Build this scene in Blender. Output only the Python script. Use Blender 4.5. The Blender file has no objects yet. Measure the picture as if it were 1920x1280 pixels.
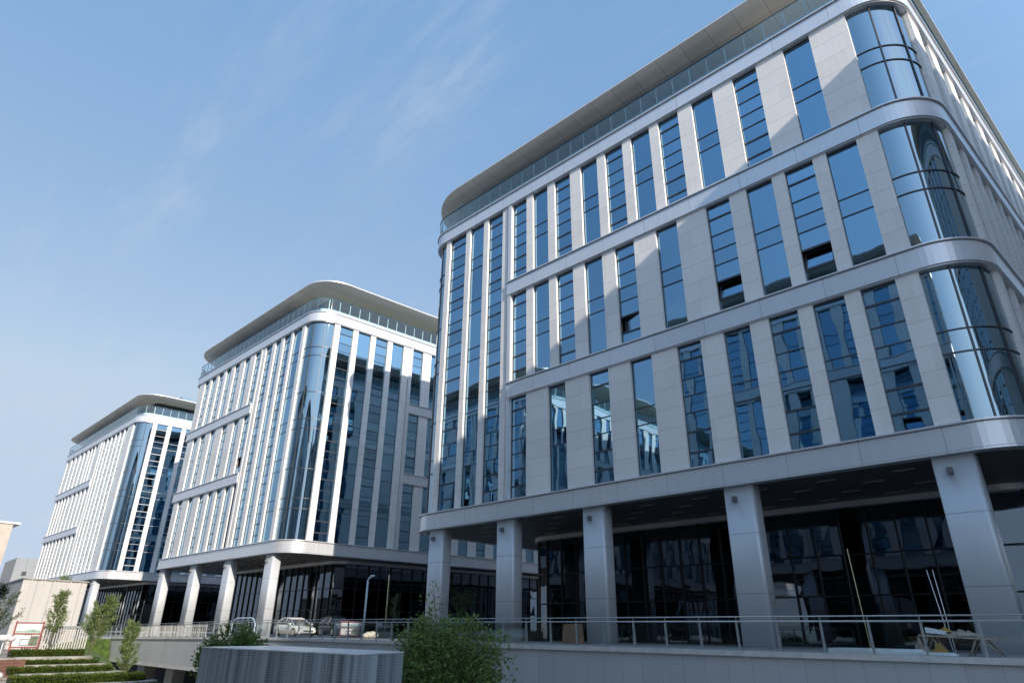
import bpy, bmesh, math, random
from mathutils import Vector, Matrix
random.seed(7)
S = bpy.context.scene
COL = S.collection
PI = math.pi
Z0 = 8.65                      # floor level of the first office storey above the deck
ROW = 8.4                      # two storeys
WH = 7.155                     # clear window height of a two-storey row
TOPZ = Z0 + 3 * ROW            # top of the upper cornice
GLD = -0.22                    # glass plane behind the stone face

# ------------------------------------------------------------------ helpers
class MB:
    def __init__(s): s.v = []; s.f = []; s.sm = []
    def quad(s, a, b, c, d, sm=False):
        i = len(s.v); s.v += [tuple(a), tuple(b), tuple(c), tuple(d)]; s.f.append((i, i+1, i+2, i+3)); s.sm.append(sm)
    def tri(s, a, b, c):
        i = len(s.v); s.v += [tuple(a), tuple(b), tuple(c)]; s.f.append((i, i+1, i+2)); s.sm.append(False)
    def hexa(s, p):            # 8 points: bottom loop then top loop
        i = len(s.v); s.v += [tuple(q) for q in p]
        for f in ((3,2,1,0),(4,5,6,7),(0,1,5,4),(1,2,6,5),(2,3,7,6),(3,0,4,7)):
            s.f.append(tuple(i+k for k in f)); s.sm.append(False)
    def box(s, x0, x1, y0, y1, z0, z1):
        s.hexa([(x0,y0,z0),(x1,y0,z0),(x1,y1,z0),(x0,y1,z0),(x0,y0,z1),(x1,y0,z1),(x1,y1,z1),(x0,y1,z1)])
    def fbox(s, fr, s0, s1, d0, d1, z0, z1):   # box in a facade frame: s along, d outward
        P = fr.p
        s.hexa([P(s0,d1,z0),P(s1,d1,z0),P(s1,d0,z0),P(s0,d0,z0),P(s0,d1,z1),P(s1,d1,z1),P(s1,d0,z1),P(s0,d0,z1)])
    def tube(s, pts, r, n=8, cap=True, r2=None):
        pts = [Vector(p) for p in pts]; rings = []
        for k, p in enumerate(pts):
            d = (pts[min(k+1, len(pts)-1)] - pts[max(k-1, 0)]).normalized()
            a = d.orthogonal().normalized() if abs(d.z) > .9 else d.cross(Vector((0,0,1))).normalized()
            b = d.cross(a)
            rr = r if r2 is None else r + (r2 - r) * k / max(1, len(pts)-1)
            i = len(s.v)
            for j in range(n):
                t = 2*PI*j/n; s.v.append(tuple(p + a*math.cos(t)*rr + b*math.sin(t)*rr))
            rings.append(i)
        for i0, i1 in zip(rings, rings[1:]):
            for j in range(n):
                s.f.append((i0+j, i0+(j+1) % n, i1+(j+1) % n, i1+j)); s.sm.append(True)
        if cap:
            s.f.append(tuple(rings[0]+j for j in range(n))[::-1]); s.sm.append(False)
            s.f.append(tuple(rings[-1]+j for j in range(n))); s.sm.append(False)
    def prism(s, poly, z0, z1):
        i = len(s.v); n = len(poly)
        s.v += [(x, y, z0) for x, y in poly] + [(x, y, z1) for x, y in poly]
        s.f.append(tuple(i+k for k in range(n))[::-1]); s.sm.append(False)
        s.f.append(tuple(i+n+k for k in range(n))); s.sm.append(False)
        for k in range(n):
            s.f.append((i+k, i+(k+1) % n, i+n+(k+1) % n, i+n+k)); s.sm.append(False)
    def sphere(s, c, r, sx=1, sy=1, sz=1, nu=14, nv=9):
        i = len(s.v)
        for a in range(nv+1):
            t = PI*a/nv
            for b in range(nu):
                u = 2*PI*b/nu
                s.v.append((c[0]+r*sx*math.sin(t)*math.cos(u), c[1]+r*sy*math.sin(t)*math.sin(u), c[2]+r*sz*math.cos(t)))
        for a in range(nv):
            for b in range(nu):
                s.f.append((i+a*nu+b, i+(a+1)*nu+b, i+(a+1)*nu+(b+1) % nu, i+a*nu+(b+1) % nu)); s.sm.append(True)
    def build(s, name, mat, parent=None, org=(0,0,0), fix=True):
        me = bpy.data.meshes.new(name)
        ox, oy, oz = org
        me.from_pydata([(x-ox, y-oy, z-oz) for x, y, z in s.v], [], s.f)
        me.polygons.foreach_set('use_smooth', s.sm)
        if fix:
            bm = bmesh.new(); bm.from_mesh(me)
            bmesh.ops.remove_doubles(bm, verts=bm.verts, dist=1e-5)
            bmesh.ops.recalc_face_normals(bm, faces=bm.faces); bm.to_mesh(me); bm.free()
        me.materials.append(mat)
        o = bpy.data.objects.new(name, me); COL.objects.link(o)
        if parent: o.parent = parent
        elif org != (0,0,0): o.location = org
        return o

class Frame:
    def __init__(s, o, t, n): s.o = o; s.t = t; s.n = n
    def p(s, a, d, z): return (s.o[0]+s.t[0]*a+s.n[0]*d, s.o[1]+s.t[1]*a+s.n[1]*d, z)

def tag(o, label, cat, group=None):
    o['label'] = label; o['category'] = cat
    if group: o['group'] = group
    return o
def thing(name, label, cat, loc, group=None):
    o = bpy.data.objects.new(name, None); COL.objects.link(o); o.location = loc; o.empty_display_size = .3
    return tag(o, label, cat, group)
def struct(o): o['kind'] = 'structure'; return o
def stuff(o): o['kind'] = 'stuff'; return o
def copy_tree(o, parent=None):
    c = o.copy(); COL.objects.link(c)
    if parent: c.parent = parent
    for ch in list(KIDS.get(o.name, [])): pass
    for ch in o.children: copy_tree(ch, c)
    return c
KIDS = {}

# ------------------------------------------------------------------ materials
def newmat(name):
    m = bpy.data.materials.new(name); m.use_nodes = True
    nt = m.node_tree; return m, nt.nodes, nt.links, nt.nodes['Principled BSDF']
def setp(b, **k):
    for a, v in k.items(): b.inputs[a.replace('_', ' ')].default_value = v
def simple(name, col, rough=.5, metal=0., noise=.06, scale=3., bump=0., spec=None):
    m, n, l, b = newmat(name)
    setp(b, Roughness=rough, Metallic=metal)
    if spec is not None: b.inputs['Specular IOR Level'].default_value = spec
    if noise > 0:
        g = n.new('ShaderNodeTexCoord'); t = n.new('ShaderNodeTexNoise'); t.inputs['Scale'].default_value = scale; t.inputs['Detail'].default_value = 5
        l.new(g.outputs['Object'], t.inputs['Vector'])
        r = n.new('ShaderNodeMapRange'); r.inputs[1].default_value = .3; r.inputs[2].default_value = .7
        r.inputs[3].default_value = 1-noise*2; r.inputs[4].default_value = 1+noise*1.2
        l.new(t.outputs['Fac'], r.inputs[0])
        mx = n.new('ShaderNodeVectorMath'); mx.operation = 'SCALE'; mx.inputs[0].default_value = col
        l.new(r.outputs[0], mx.inputs['Scale']); l.new(mx.outputs[0], b.inputs['Base Color'])
        if bump:
            bp = n.new('ShaderNodeBump'); bp.inputs['Strength'].default_value = bump; bp.inputs['Distance'].default_value = .02
            l.new(t.outputs['Fac'], bp.inputs['Height']); l.new(bp.outputs[0], b.inputs['Normal'])
    else: b.inputs['Base Color'].default_value = (*col, 1)
    return m
def math_node(n, l, op, a, b=None, c=None):
    t = n.new('ShaderNodeMath'); t.operation = op
    for i, v in enumerate((a, b, c)):
        if v is None: continue
        if isinstance(v, (int, float)): t.inputs[i].default_value = v
        else: l.new(v, t.inputs[i])
    return t.outputs[0]
def seam_fac(n, l, coord, period, width, off=0.):   # 1 on the joint line
    a = math_node(n, l, 'ADD', coord, off)
    a = math_node(n, l, 'DIVIDE', a, period)
    a = math_node(n, l, 'FRACT', a)
    return math_node(n, l, 'LESS_THAN', a, width/period)
def wall_coord(n, l):     # running length along x-facing or y-facing walls (object space)
    g = n.new('ShaderNodeTexCoord'); sp = n.new('ShaderNodeSeparateXYZ'); l.new(g.outputs['Object'], sp.inputs[0])
    ge = n.new('ShaderNodeNewGeometry'); sn = n.new('ShaderNodeSeparateXYZ'); l.new(ge.outputs['True Normal'], sn.inputs[0])
    k = math_node(n, l, 'GREATER_THAN', math_node(n, l, 'ABSOLUTE', sn.outputs[0]), .72)
    mx = n.new('ShaderNodeMix'); mx.data_type = 'FLOAT'
    l.new(k, mx.inputs[0]); l.new(sp.outputs[0], mx.inputs[2]); l.new(sp.outputs[1], mx.inputs[3])
    return g, mx.outputs[0], sp

def mat_stone():
    m, n, l, b = newmat('granite_panels')
    g = n.new('ShaderNodeTexCoord'); sp = n.new('ShaderNodeSeparateXYZ'); l.new(g.outputs['Object'], sp.inputs[0])
    zz = math_node(n, l, 'ADD', sp.outputs[2], -Z0 + 84.)
    zz = math_node(n, l, 'MODULO', zz, ROW)
    pan = math_node(n, l, 'DIVIDE', zz, WH/6)
    seam = math_node(n, l, 'LESS_THAN', math_node(n, l, 'FRACT', pan), .018)
    # panel to panel tone
    pid = math_node(n, l, 'ADD', math_node(n, l, 'FLOOR', pan), math_node(n, l, 'MULTIPLY', math_node(n, l, 'FLOOR', math_node(n, l, 'DIVIDE', sp.outputs[0], 1.3)), 7.3))
    pid = math_node(n, l, 'ADD', pid, math_node(n, l, 'FLOOR', math_node(n, l, 'DIVIDE', sp.outputs[2], ROW)))
    wn = n.new('ShaderNodeTexWhiteNoise'); wn.noise_dimensions = '1D'; l.new(pid, wn.inputs['W'])
    t = n.new('ShaderNodeTexNoise'); t.inputs['Scale'].default_value = 16; t.inputs['Detail'].default_value = 7; t.inputs['Roughness'].default_value = .75
    l.new(g.outputs['Object'], t.inputs['Vector'])
    t2 = n.new('ShaderNodeTexNoise'); t2.inputs['Scale'].default_value = .35; t2.inputs['Detail'].default_value = 4
    l.new(g.outputs['Object'], t2.inputs['Vector'])
    f = math_node(n, l, 'ADD', math_node(n, l, 'MULTIPLY', t.outputs['Fac'], .5), math_node(n, l, 'MULTIPLY', wn.outputs['Value'], .08))
    f = math_node(n, l, 'ADD', f, math_node(n, l, 'MULTIPLY', t2.outputs['Fac'], .16))
    ms = n.new('ShaderNodeMapping'); ms.inputs['Scale'].default_value = (5., 5., .16); l.new(g.outputs['Object'], ms.inputs[0])
    t4 = n.new('ShaderNodeTexNoise'); t4.inputs['Scale'].default_value = 1.; t4.inputs['Detail'].default_value = 5; l.new(ms.outputs[0], t4.inputs['Vector'])
    f = math_node(n, l, 'ADD', f, math_node(n, l, 'MULTIPLY', t4.outputs['Fac'], .14))
    f = math_node(n, l, 'ADD', f, .54)
    f = math_node(n, l, 'MULTIPLY', f, math_node(n, l, 'SUBTRACT', 1., math_node(n, l, 'MULTIPLY', seam, .42)))
    mx = n.new('ShaderNodeVectorMath'); mx.operation = 'SCALE'; mx.inputs[0].default_value = (.715, .70, .68); l.new(f, mx.inputs['Scale'])
    l.new(mx.outputs[0], b.inputs['Base Color']); setp(b, Roughness=.62)
    bp = n.new('ShaderNodeBump'); bp.inputs['Strength'].default_value = .25; bp.inputs['Distance'].default_value = .01
    l.new(t.outputs['Fac'], bp.inputs['Height']); l.new(bp.outputs[0], b.inputs['Normal'])
    return m
def mat_metal(name, col, period, metal=.55, rough=.36, zperiod=None, zoff=0., width=.022, dirt=.07, streak=0., dark=.55):
    m, n, l, b = newmat(name)
    g, u, sp = wall_coord(n, l)
    sm = seam_fac(n, l, u, period, width) if period else None
    if zperiod:
        s2 = seam_fac(n, l, sp.outputs[2], zperiod, .03, zoff)
        sm = s2 if sm is None else math_node(n, l, 'MAXIMUM', sm, s2)
    mp = n.new('ShaderNodeMapping'); mp.inputs['Scale'].default_value = (2.2, 2.2, .3); l.new(g.outputs['Object'], mp.inputs[0])
    t = n.new('ShaderNodeTexNoise'); t.inputs['Scale'].default_value = 1.6; t.inputs['Detail'].default_value = 6; l.new(mp.outputs[0], t.inputs['Vector'])
    f = math_node(n, l, 'ADD', 1-dirt, math_node(n, l, 'MULTIPLY', t.outputs['Fac'], dirt*2))
    if period:
        wn = n.new('ShaderNodeTexWhiteNoise'); wn.noise_dimensions = '1D'; l.new(math_node(n, l, 'FLOOR', math_node(n, l, 'DIVIDE', u, period)), wn.inputs['W'])
        f = math_node(n, l, 'ADD', f, math_node(n, l, 'MULTIPLY', math_node(n, l, 'SUBTRACT', wn.outputs['Value'], .5), .05+streak))
    if sm is not None: f = math_node(n, l, 'MULTIPLY', f, math_node(n, l, 'SUBTRACT', 1., math_node(n, l, 'MULTIPLY', sm, dark)))
    mx = n.new('ShaderNodeVectorMath'); mx.operation = 'SCALE'; mx.inputs[0].default_value = col; l.new(f, mx.inputs['Scale'])
    l.new(mx.outputs[0], b.inputs['Base Color']); setp(b, Metallic=metal, Roughness=rough)
    rr = math_node(n, l, 'ADD', rough-.06, math_node(n, l, 'MULTIPLY', t.outputs['Fac'], .12)); l.new(rr, b.inputs['Roughness'])
    return m
def mat_glass(name, f0, wav, dist=.02, scale=.55, base=None, rough=.015):
    m, n, l, b = newmat(name)
    setp(b, Metallic=1., Roughness=rough); b.inputs['Base Color'].default_value = (*f0, 1)
    g = n.new('ShaderNodeTexCoord'); mp = n.new('ShaderNodeMapping'); mp.inputs['Scale'].default_value = (1., 1., .6); l.new(g.outputs['Object'], mp.inputs[0])
    ge = n.new('ShaderNodeNewGeometry'); vs = n.new('ShaderNodeVectorMath'); vs.operation = 'SCALE'; vs.inputs[0].default_value = f0
    l.new(math_node(n, l, 'ADD', .84, math_node(n, l, 'MULTIPLY', ge.outputs['Random Per Island'], .3)), vs.inputs['Scale']); l.new(vs.outputs[0], b.inputs['Base Color'])
    t = n.new('ShaderNodeTexNoise'); t.inputs['Scale'].default_value = scale; t.inputs['Detail'].default_value = 1.5; l.new(mp.outputs[0], t.inputs['Vector'])
    bp = n.new('ShaderNodeBump'); bp.inputs['Strength'].default_value = wav; bp.inputs['Distance'].default_value = dist
    l.new(t.outputs['Fac'], bp.inputs['Height']); l.new(bp.outputs[0], b.inputs['Normal'])
    return m
def mat_clear(name, tint, refl=.35, opa=.25):
    m, n, l, b = newmat(name)
    gl = n.new('ShaderNodeBsdfGlossy'); gl.inputs[0].default_value = (*[.5+.5*c for c in tint], 1); gl.inputs['Roughness'].default_value = .02; n.remove(b); b = gl
    tr = n.new('ShaderNodeBsdfTransparent'); tr.inputs[0].default_value = (*tint, 1)
    fr = n.new('ShaderNodeFresnel'); fr.inputs[0].default_value = 1.5
    f = math_node(n, l, 'ADD', opa, math_node(n, l, 'MULTIPLY', fr.outputs[0], refl))
    mx = n.new('ShaderNodeMixShader'); l.new(f, mx.inputs[0]); l.new(tr.outputs[0], mx.inputs[1]); l.new(b.outputs[0], mx.inputs[2])
    l.new(mx.outputs[0], n['Material Output'].inputs[0])
    return m
def mat_leaf(name, c1, c2, trans=.25):
    m, n, l, b = newmat(name)
    g = n.new('ShaderNodeTexCoord'); t = n.new('ShaderNodeTexNoise'); t.inputs['Scale'].default_value = 3.2; t.inputs['Detail'].default_value = 4
    l.new(g.outputs['Object'], t.inputs['Vector'])
    oi = n.new('ShaderNodeNewGeometry')
    r = n.new('ShaderNodeValToRGB'); r.color_ramp.elements[0].position = .25; r.color_ramp.elements[1].position = .8
    r.color_ramp.elements[0].color = (*c1, 1); r.color_ramp.elements[1].color = (*c2, 1)
    f = math_node(n, l, 'ADD', math_node(n, l, 'MULTIPLY', t.outputs['Fac'], .6), math_node(n, l, 'MULTIPLY', oi.outputs['Random Per Island'], .45))
    l.new(f, r.inputs[0]); l.new(r.outputs[0], b.inputs['Base Color']); setp(b, Roughness=.5); b.inputs['Specular IOR Level'].default_value = .3
    tl = n.new('ShaderNodeBsdfTranslucent'); l.new(r.outputs[0], tl.inputs[0])
    mx = n.new('ShaderNodeMixShader'); mx.inputs[0].default_value = trans
    l.new(b.outputs[0], mx.inputs[1]); l.new(tl.outputs[0], mx.inputs[2]); l.new(mx.outputs[0], n['Material Output'].inputs[0])
    return m
def mat_soffit_panels():
    m, n, l, b = newmat('roof_soffit_panels')
    g = n.new('ShaderNodeTexCoord'); sp = n.new('ShaderNodeSeparateXYZ'); l.new(g.outputs['Object'], sp.inputs[0])
    sm = seam_fac(n, l, sp.outputs[0], 1.9, .035)
    wn = n.new('ShaderNodeTexWhiteNoise'); wn.noise_dimensions = '1D'; l.new(math_node(n, l, 'FLOOR', math_node(n, l, 'DIVIDE', sp.outputs[0], 1.9)), wn.inputs['W'])
    f = math_node(n, l, 'ADD', .95, math_node(n, l, 'MULTIPLY', wn.outputs['Value'], .1))
    f = math_node(n, l, 'MULTIPLY', f, math_node(n, l, 'SUBTRACT', 1., math_node(n, l, 'MULTIPLY', sm, .45)))
    mx = n.new('ShaderNodeVectorMath'); mx.operation = 'SCALE'; mx.inputs[0].default_value = (.88, .845, .79); l.new(f, mx.inputs['Scale'])
    l.new(mx.outputs[0], b.inputs['Base Color']); setp(b, Roughness=.5)
    return m
def mat_slats():
    m, n, l, b = newmat('dark_slat_ceiling')
    g = n.new('ShaderNodeTexCoord'); sp = n.new('ShaderNodeSeparateXYZ'); l.new(g.outputs['Object'], sp.inputs[0])
    f = math_node(n, l, 'FRACT', math_node(n, l, 'DIVIDE', sp.outputs[1], .26))
    k = math_node(n, l, 'LESS_THAN', f, .45)
    f2 = math_node(n, l, 'ADD', .35, math_node(n, l, 'MULTIPLY', k, .65))
    mx = n.new('ShaderNodeVectorMath'); mx.operation = 'SCALE'; mx.inputs[0].default_value = (.155, .15, .15); l.new(f2, mx.inputs['Scale'])
    l.new(mx.outputs[0], b.inputs['Base Color']); setp(b, Roughness=.5, Metallic=.2)
    return m
def mat_perforated():
    m, n, l, b = newmat('perforated_cladding')
    g, u, sp = wall_coord(n, l)
    t = n.new('ShaderNodeTexNoise'); t.noise_dimensions = '1D'; t.inputs['Scale'].default_value = 3.1; t.inputs['Detail'].default_value = 5; t.inputs['Roughness'].default_value = .7; l.new(u, t.inputs['W'])
    r = n.new('ShaderNodeMapRange'); r.inputs[1].default_value = .40; r.inputs[2].default_value = .64; r.inputs[3].default_value = .08; r.inputs[4].default_value = .85; l.new(t.outputs['Fac'], r.inputs[0])
    cell = .048
    fu = math_node(n, l, 'ABSOLUTE', math_node(n, l, 'SUBTRACT', math_node(n, l, 'FRACT', math_node(n, l, 'DIVIDE', u, cell)), .5))
    fz = math_node(n, l, 'ABSOLUTE', math_node(n, l, 'SUBTRACT', math_node(n, l, 'FRACT', math_node(n, l, 'DIVIDE', sp.outputs[2], cell)), .5))
    hole = math_node(n, l, 'SUBTRACT', .5, math_node(n, l, 'MAXIMUM', fu, fz))
    hole = math_node(n, l, 'MULTIPLY', r.outputs[0], math_node(n, l, 'ADD', .62, math_node(n, l, 'MULTIPLY', hole, 1.7)))
    mx = n.new('ShaderNodeMix'); mx.data_type = 'RGBA'; l.new(hole, mx.inputs[0])
    mx.inputs[6].default_value = (.48, .54, .58, 1); mx.inputs[7].default_value = (.04, .05, .065, 1)
    l.new(mx.outputs[2], b.inputs['Base Color']); setp(b, Roughness=.45, Metallic=.15)
    return m
def mat_ribbed(name, col, period, dark=.25):
    m, n, l, b = newmat(name)
    g, u, sp = wall_coord(n, l)
    t = n.new('ShaderNodeTexNoise'); t.inputs['Scale'].default_value = .9; t.inputs['Detail'].default_value = 6
    mp = n.new('ShaderNodeMapping'); mp.inputs['Scale'].default_value = (1, 1, .12); l.new(g.outputs['Object'], mp.inputs[0]); l.new(mp.outputs[0], t.inputs['Vector'])
    f0 = math_node(n, l, 'FRACT', math_node(n, l, 'DIVIDE', u, period))
    sm = math_node(n, l, 'LESS_THAN', f0, .08)
    f = math_node(n, l, 'ADD', .86, math_node(n, l, 'MULTIPLY', t.outputs['Fac'], .28))
    f = math_node(n, l, 'MULTIPLY', f, math_node(n, l, 'SUBTRACT', 1., math_node(n, l, 'MULTIPLY', sm, dark)))
    mx = n.new('ShaderNodeVectorMath'); mx.operation = 'SCALE'; mx.inputs[0].default_value = col; l.new(f, mx.inputs['Scale'])
    l.new(mx.outputs[0], b.inputs['Base Color']); setp(b, Roughness=.6)
    return m

M = dict(
    stone=mat_stone(),
    band=mat_metal('silver_cladding', (.66, .67, .69), 3.3, metal=.5, rough=.34),
    fin=mat_metal('silver_fin', (.66, .66, .66), 0, metal=.5, rough=.35),
    column=mat_metal('column_cladding', (.52, .55, .58), 0, metal=.2, rough=.4, zperiod=2.75, zoff=.45, dirt=.05),
    glass=mat_glass('blue_reflective_glass', (.215, .36, .475), .36, .03),
    cglass=mat_glass('curved_corner_glass', (.25, .34, .395), .45, .03),
    pglass=mat_glass('penthouse_glass', (.055, .085, .11), .3, .02),
    lobby=mat_glass('dark_lobby_glass', (.075, .09, .108), .4, .02),
    rail_glass=mat_clear('balcony_glass', (.74, .89, .92), .9, .08),
    deck_glass=mat_clear('deck_rail_glass', (.86, .92, .92), .45, .02),
    frame=simple('dark_window_frame', (.075, .08, .09), .4, .5, 0),
    lframe=simple('light_window_frame', (.45, .46, .47), .4, .4, 0),
    lobbyframe=simple('black_mullion', (.012, .012, .014), .4, .3, 0),
    post=simple('steel_post', (.72, .74, .75), .35, .1, .05),
    deckpost=simple('grey_steel', (.36, .39, .40), .4, .45, .05),
    core=simple('dark_core', (.03, .03, .033), .8, 0, 0),
    sof=mat_soffit_panels(), slat=mat_slats(),
    roof=simple('roof_metal', (.62, .61, .59), .4, .35, .05),
    fascia=mat_metal('deck_fascia', (.43, .45, .46), .92, metal=.1, rough=.5, width=.02, streak=.05, dark=.3),
    ledge=simple('deck_ledge', (.55, .55, .54), .5, .1, .08, 4),
    paving=simple('paving', (.27, .27, .26), .85, 0, .12, 1.2),
    earth=simple('earth', (.27, .25, .215), .95, 0, .2, .6),
    concrete=simple('concrete', (.30, .29, .275), .85, 0, .16, 1.5),
    pavers=simple('balcony_pavers', (.63, .58, .51), .8, 0, .06, 2.),
    dark=simple('dark_grey', (.05, .05, .055), .5, .2, 0),
    lamp=simple('spotlight_housing', (.14, .145, .15), .45, .3, 0),
    lightbar=simple('linear_light', (.42, .42, .42), .4, 0, 0),
    perf=mat_perforated(),
    perfcap=simple('vent_cap', (.80, .82, .84), .3, .2, .06),
    leafA=mat_leaf('bush_leaf', (.05, .10, .025), (.21, .31, .085), .35),
    leafB=mat_leaf('willow_leaf', (.07, .12, .04), (.24, .30, .11)),
    leafC=mat_leaf('hedge_leaf', (.018, .040, .008), (.105, .14, .018), .15),
    leafD=mat_leaf('dark_tree_leaf', (.018, .04, .012), (.07, .12, .04)),
    bark=simple('bark', (.17, .14, .10), .9, 0, .2, 8),
    grass=simple('bank_grass', (.07, .12, .018), .9, 0, .3, 2.5, .6),
    redp=simple('red_painted_frame', (.22, .035, .03), .45, .0, .08),
    whitep=simple('white_paint', (.56, .56, .56), .45, 0, .04),
    carw=simple('white_car_paint', (.56, .55, .52), .22, 0, .03),
    cark=simple('black_car_paint', (.018, .018, .02), .18, .1, 0),
    carg=simple('car_glass', (.012, .014, .016), .06, 0, 0, spec=.8),
    tyre=simple('tyre', (.02, .02, .02), .8, 0, 0),
    rim=simple('wheel_rim', (.45, .43, .40), .35, .8, 0),
    dust=simple('dusty_sill', (.42, .35, .27), .8, 0, .1),
    card=simple('cardboard', (.17, .095, .055), .9, 0, .12, 3),
    foam=simple('foam_board', (.74, .76, .78), .7, 0, .05),
    wood=simple('weathered_board', (.34, .29, .24), .85, 0, .2, 5),
    ochre=simple('ochre_cloth', (.42, .26, .07), .85, 0, .15),
    yellow=simple('yellow_pole', (.55, .46, .24), .6, 0, 0),
    rib=mat_ribbed('ribbed_concrete', (.45, .44, .43), 1.35, .22),
    ribd=mat_ribbed('grey_ribbed_wall', (.40, .38, .355), .5, .2),
    fence=simple('fence_slat', (.42, .41, .39), .6, 0, .05),
    beige=simple('beige_render', (.42, .36, .30), .8, 0, .06, .3),
    greyb=mat_ribbed('grey_block', (.22, .235, .25), 4.0, .15),
    tower=mat_metal('tower_cladding', (.20, .21, .22), 1.6, metal=.1, rough=.4, zperiod=3.6, width=.5, dirt=.2),
    brown=simple('corten_step', (.15, .062, .04), .7, .1, .15),
    lampblue=simple('pale_blue_lamp', (.50, .60, .68), .4, .2, 0),
    stonew=simple('cream_sculpture', (.42, .39, .32), .6, 0, .06),
    wire=simple('cable', (.1, .1, .11), .6, 0, 0),
)

# ------------------------------------------------------------------ office building
def fillet(corner, d0, d1, r, n=14):
    """points (x,y,nx,ny) on the rounded corner going from direction d0 to d1 (path runs left->front->right, outward on the right-hand side)"""
    turn = math.atan2(d0[0]*d1[1]-d0[1]*d1[0], d0[0]*d1[0]+d0[1]*d1[1])
    tl = r*math.tan(abs(turn)/2)
    a = (corner[0]-d0[0]*tl, corner[1]-d0[1]*tl)
    n0 = (d0[1], -d0[0])
    c = (a[0]-n0[0]*r, a[1]-n0[1]*r)
    out = []
    for k in range(n+1):
        t = turn*k/n; ca, sa = math.cos(t), math.sin(t)
        nx, ny = n0[0]*ca-n0[1]*sa, n0[0]*sa+n0[1]*ca
        out.append((c[0]+nx*r, c[1]+ny*r, nx, ny))
    return out
def sweep(mb, path, prof, closed=False, sm=True, caps=True):
    """path of (x,y,nx,ny); prof of (d,z) closed loop"""
    rings = []
    for x, y, nx, ny in path:
        i = len(mb.v); rings.append(i)
        mb.v += [(x+nx*d, y+ny*d, z) for d, z in prof]
    m = len(prof)
    for i0, i1 in zip(rings, rings[1:]):
        for j in range(m):
            mb.f.append((i0+j, i1+j, i1+(j+1) % m, i0+(j+1) % m)); mb.sm.append(False)
    if caps:
        mb.f.append(tuple(rings[0]+j for j in range(m))); mb.sm.append(False)
        mb.f.append(tuple(rings[-1]+j for j in range(m))[::-1]); mb.sm.append(False)
def ribbon(mb, path, d, z0, z1, sm=True):
    rings = []
    for x, y, nx, ny in path:
        i = len(mb.v); rings.append(i); mb.v += [(x+nx*d, y+ny*d, z0), (x+nx*d, y+ny*d, z1)]
    for i0, i1 in zip(rings, rings[1:]):
        mb.f.append((i0, i1, i1+1, i0+1)); mb.sm.append(sm)
def resample(path, step):
    """points every `step` metres along a path"""
    out = []; acc = 0
    for a, b in zip(path, path[1:]):
        L = math.hypot(b[0]-a[0], b[1]-a[1])
        t = step-acc if out else 0
        while t <= L:
            k = t/L if L else 0
            nx, ny = a[2]+(b[2]-a[2])*k, a[3]+(b[3]-a[3])*k
            h = math.hypot(nx, ny); out.append((a[0]+(b[0]-a[0])*k, a[1]+(b[1]-a[1])*k, nx/h, ny/h)); t += step
        acc = L-(t-step) if out else acc+L
    return out

MULTI = [.85, 2.0, 3.1, 4.1, 5.1, 6.25]
PLAIN = [3.05, 4.1]
def window(root, org, fr, s0, s1, z0, z1, cuts, thick=(), open_pane=None, fmat='frame', vsplit=False, gmat='glass', parent_name='window'):
    """frame bars are the window, the panes its sub-part"""
    f = MB(); e = .03; d1 = GLD+.045; d0 = GLD-.05
    f.fbox(fr, s0, s0+e, d0, d1, z0, z1); f.fbox(fr, s1-e, s1, d0, d1, z0, z1)
    f.fbox(fr, s0+e, s1-e, d0, d1, z1-.05, z1); f.fbox(fr, s0+e, s1-e, d0, d1, z0, z0+.05)
    for c in cuts:
        w = .05 if c in thick else .026
        f.fbox(fr, s0+e, s1-e, d0, d1+(.01 if c in thick else 0), z0+c-w, z0+c+w)
    if vsplit:
        sm = (s0+s1)/2; edges = [0]+list(cuts)+[z1-z0]
        for k, (a, b) in enumerate(zip(edges, edges[1:])):
            f.fbox(fr, sm-.025, sm+.025, d0, d1-.005, z0+a+.05, z0+b-.05)
    fo = f.build('window', M[fmat], root, org)
    g = MB(); edges = [0]+list(cuts)+[z1-z0]
    for k, (a, b) in enumerate(zip(edges, edges[1:])):
        if open_pane and k == open_pane[0]:
            if g.v: g.build('pane', M[gmat], fo, org)
            g = MB(); continue
        for sa, sb in (((s0, (s0+s1)/2), ((s0+s1)/2, s1)) if vsplit else ((s0, s1),)):
            tx, tz = random.gauss(0, .0028), random.gauss(0, .0022)
            ox = random.gauss(0, .002)
            W, H = (sb-sa)/2, (b-a)/2
            P = lambda u, v: fr.p((sa+sb)/2+u*W, GLD+ox+tx*u*W+tz*v*H, z0+(a+b)/2+v*H)
            g.quad(P(-1,-1), P(1,-1), P(1,1), P(-1,1))
    g.build('pane', M[gmat], fo, org)
    if open_pane:
        k, mode = open_pane; a, b = edges[k]+.05, edges[k+1]-.05
        sh = MB(); sg = MB()
        if mode == 'hopper':      # hinged at the bottom, top leans inward
            lean = .30
            def P(u, v, dd=0): return fr.p(s0+.04+u*(s1-s0-.08), GLD-.02+dd-lean*v, z0+a+v*(b-a))
        else:                     # hinged on the right, left edge swung inward
            lean = .26
            def P(u, v, dd=0): return fr.p(s1-.04-(1-u)*(s1-s0-.08)*.93, GLD-.02+dd-lean*(1-u), z0+a+v*(b-a))
        e2 = .06
        for (u0, u1, v0, v1) in ((0,1,0,e2),(0,1,1-e2,1),(0,e2,e2,1-e2),(1-e2,1,e2,1-e2)):
            sh.hexa([P(u0,v0,.02),P(u1,v0,.02),P(u1,v0,-.03),P(u0,v0,-.03),P(u0,v1,.02),P(u1,v1,.02),P(u1,v1,-.03),P(u0,v1,-.03)])
        sg.quad(P(e2,e2), P(1-e2,e2), P(1-e2,1-e2), P(e2,1-e2))
        so = sh.build('sash', M['frame'], fo, org)
        sg.build('pane', M['glass'], fo, org)
    return fo

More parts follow.
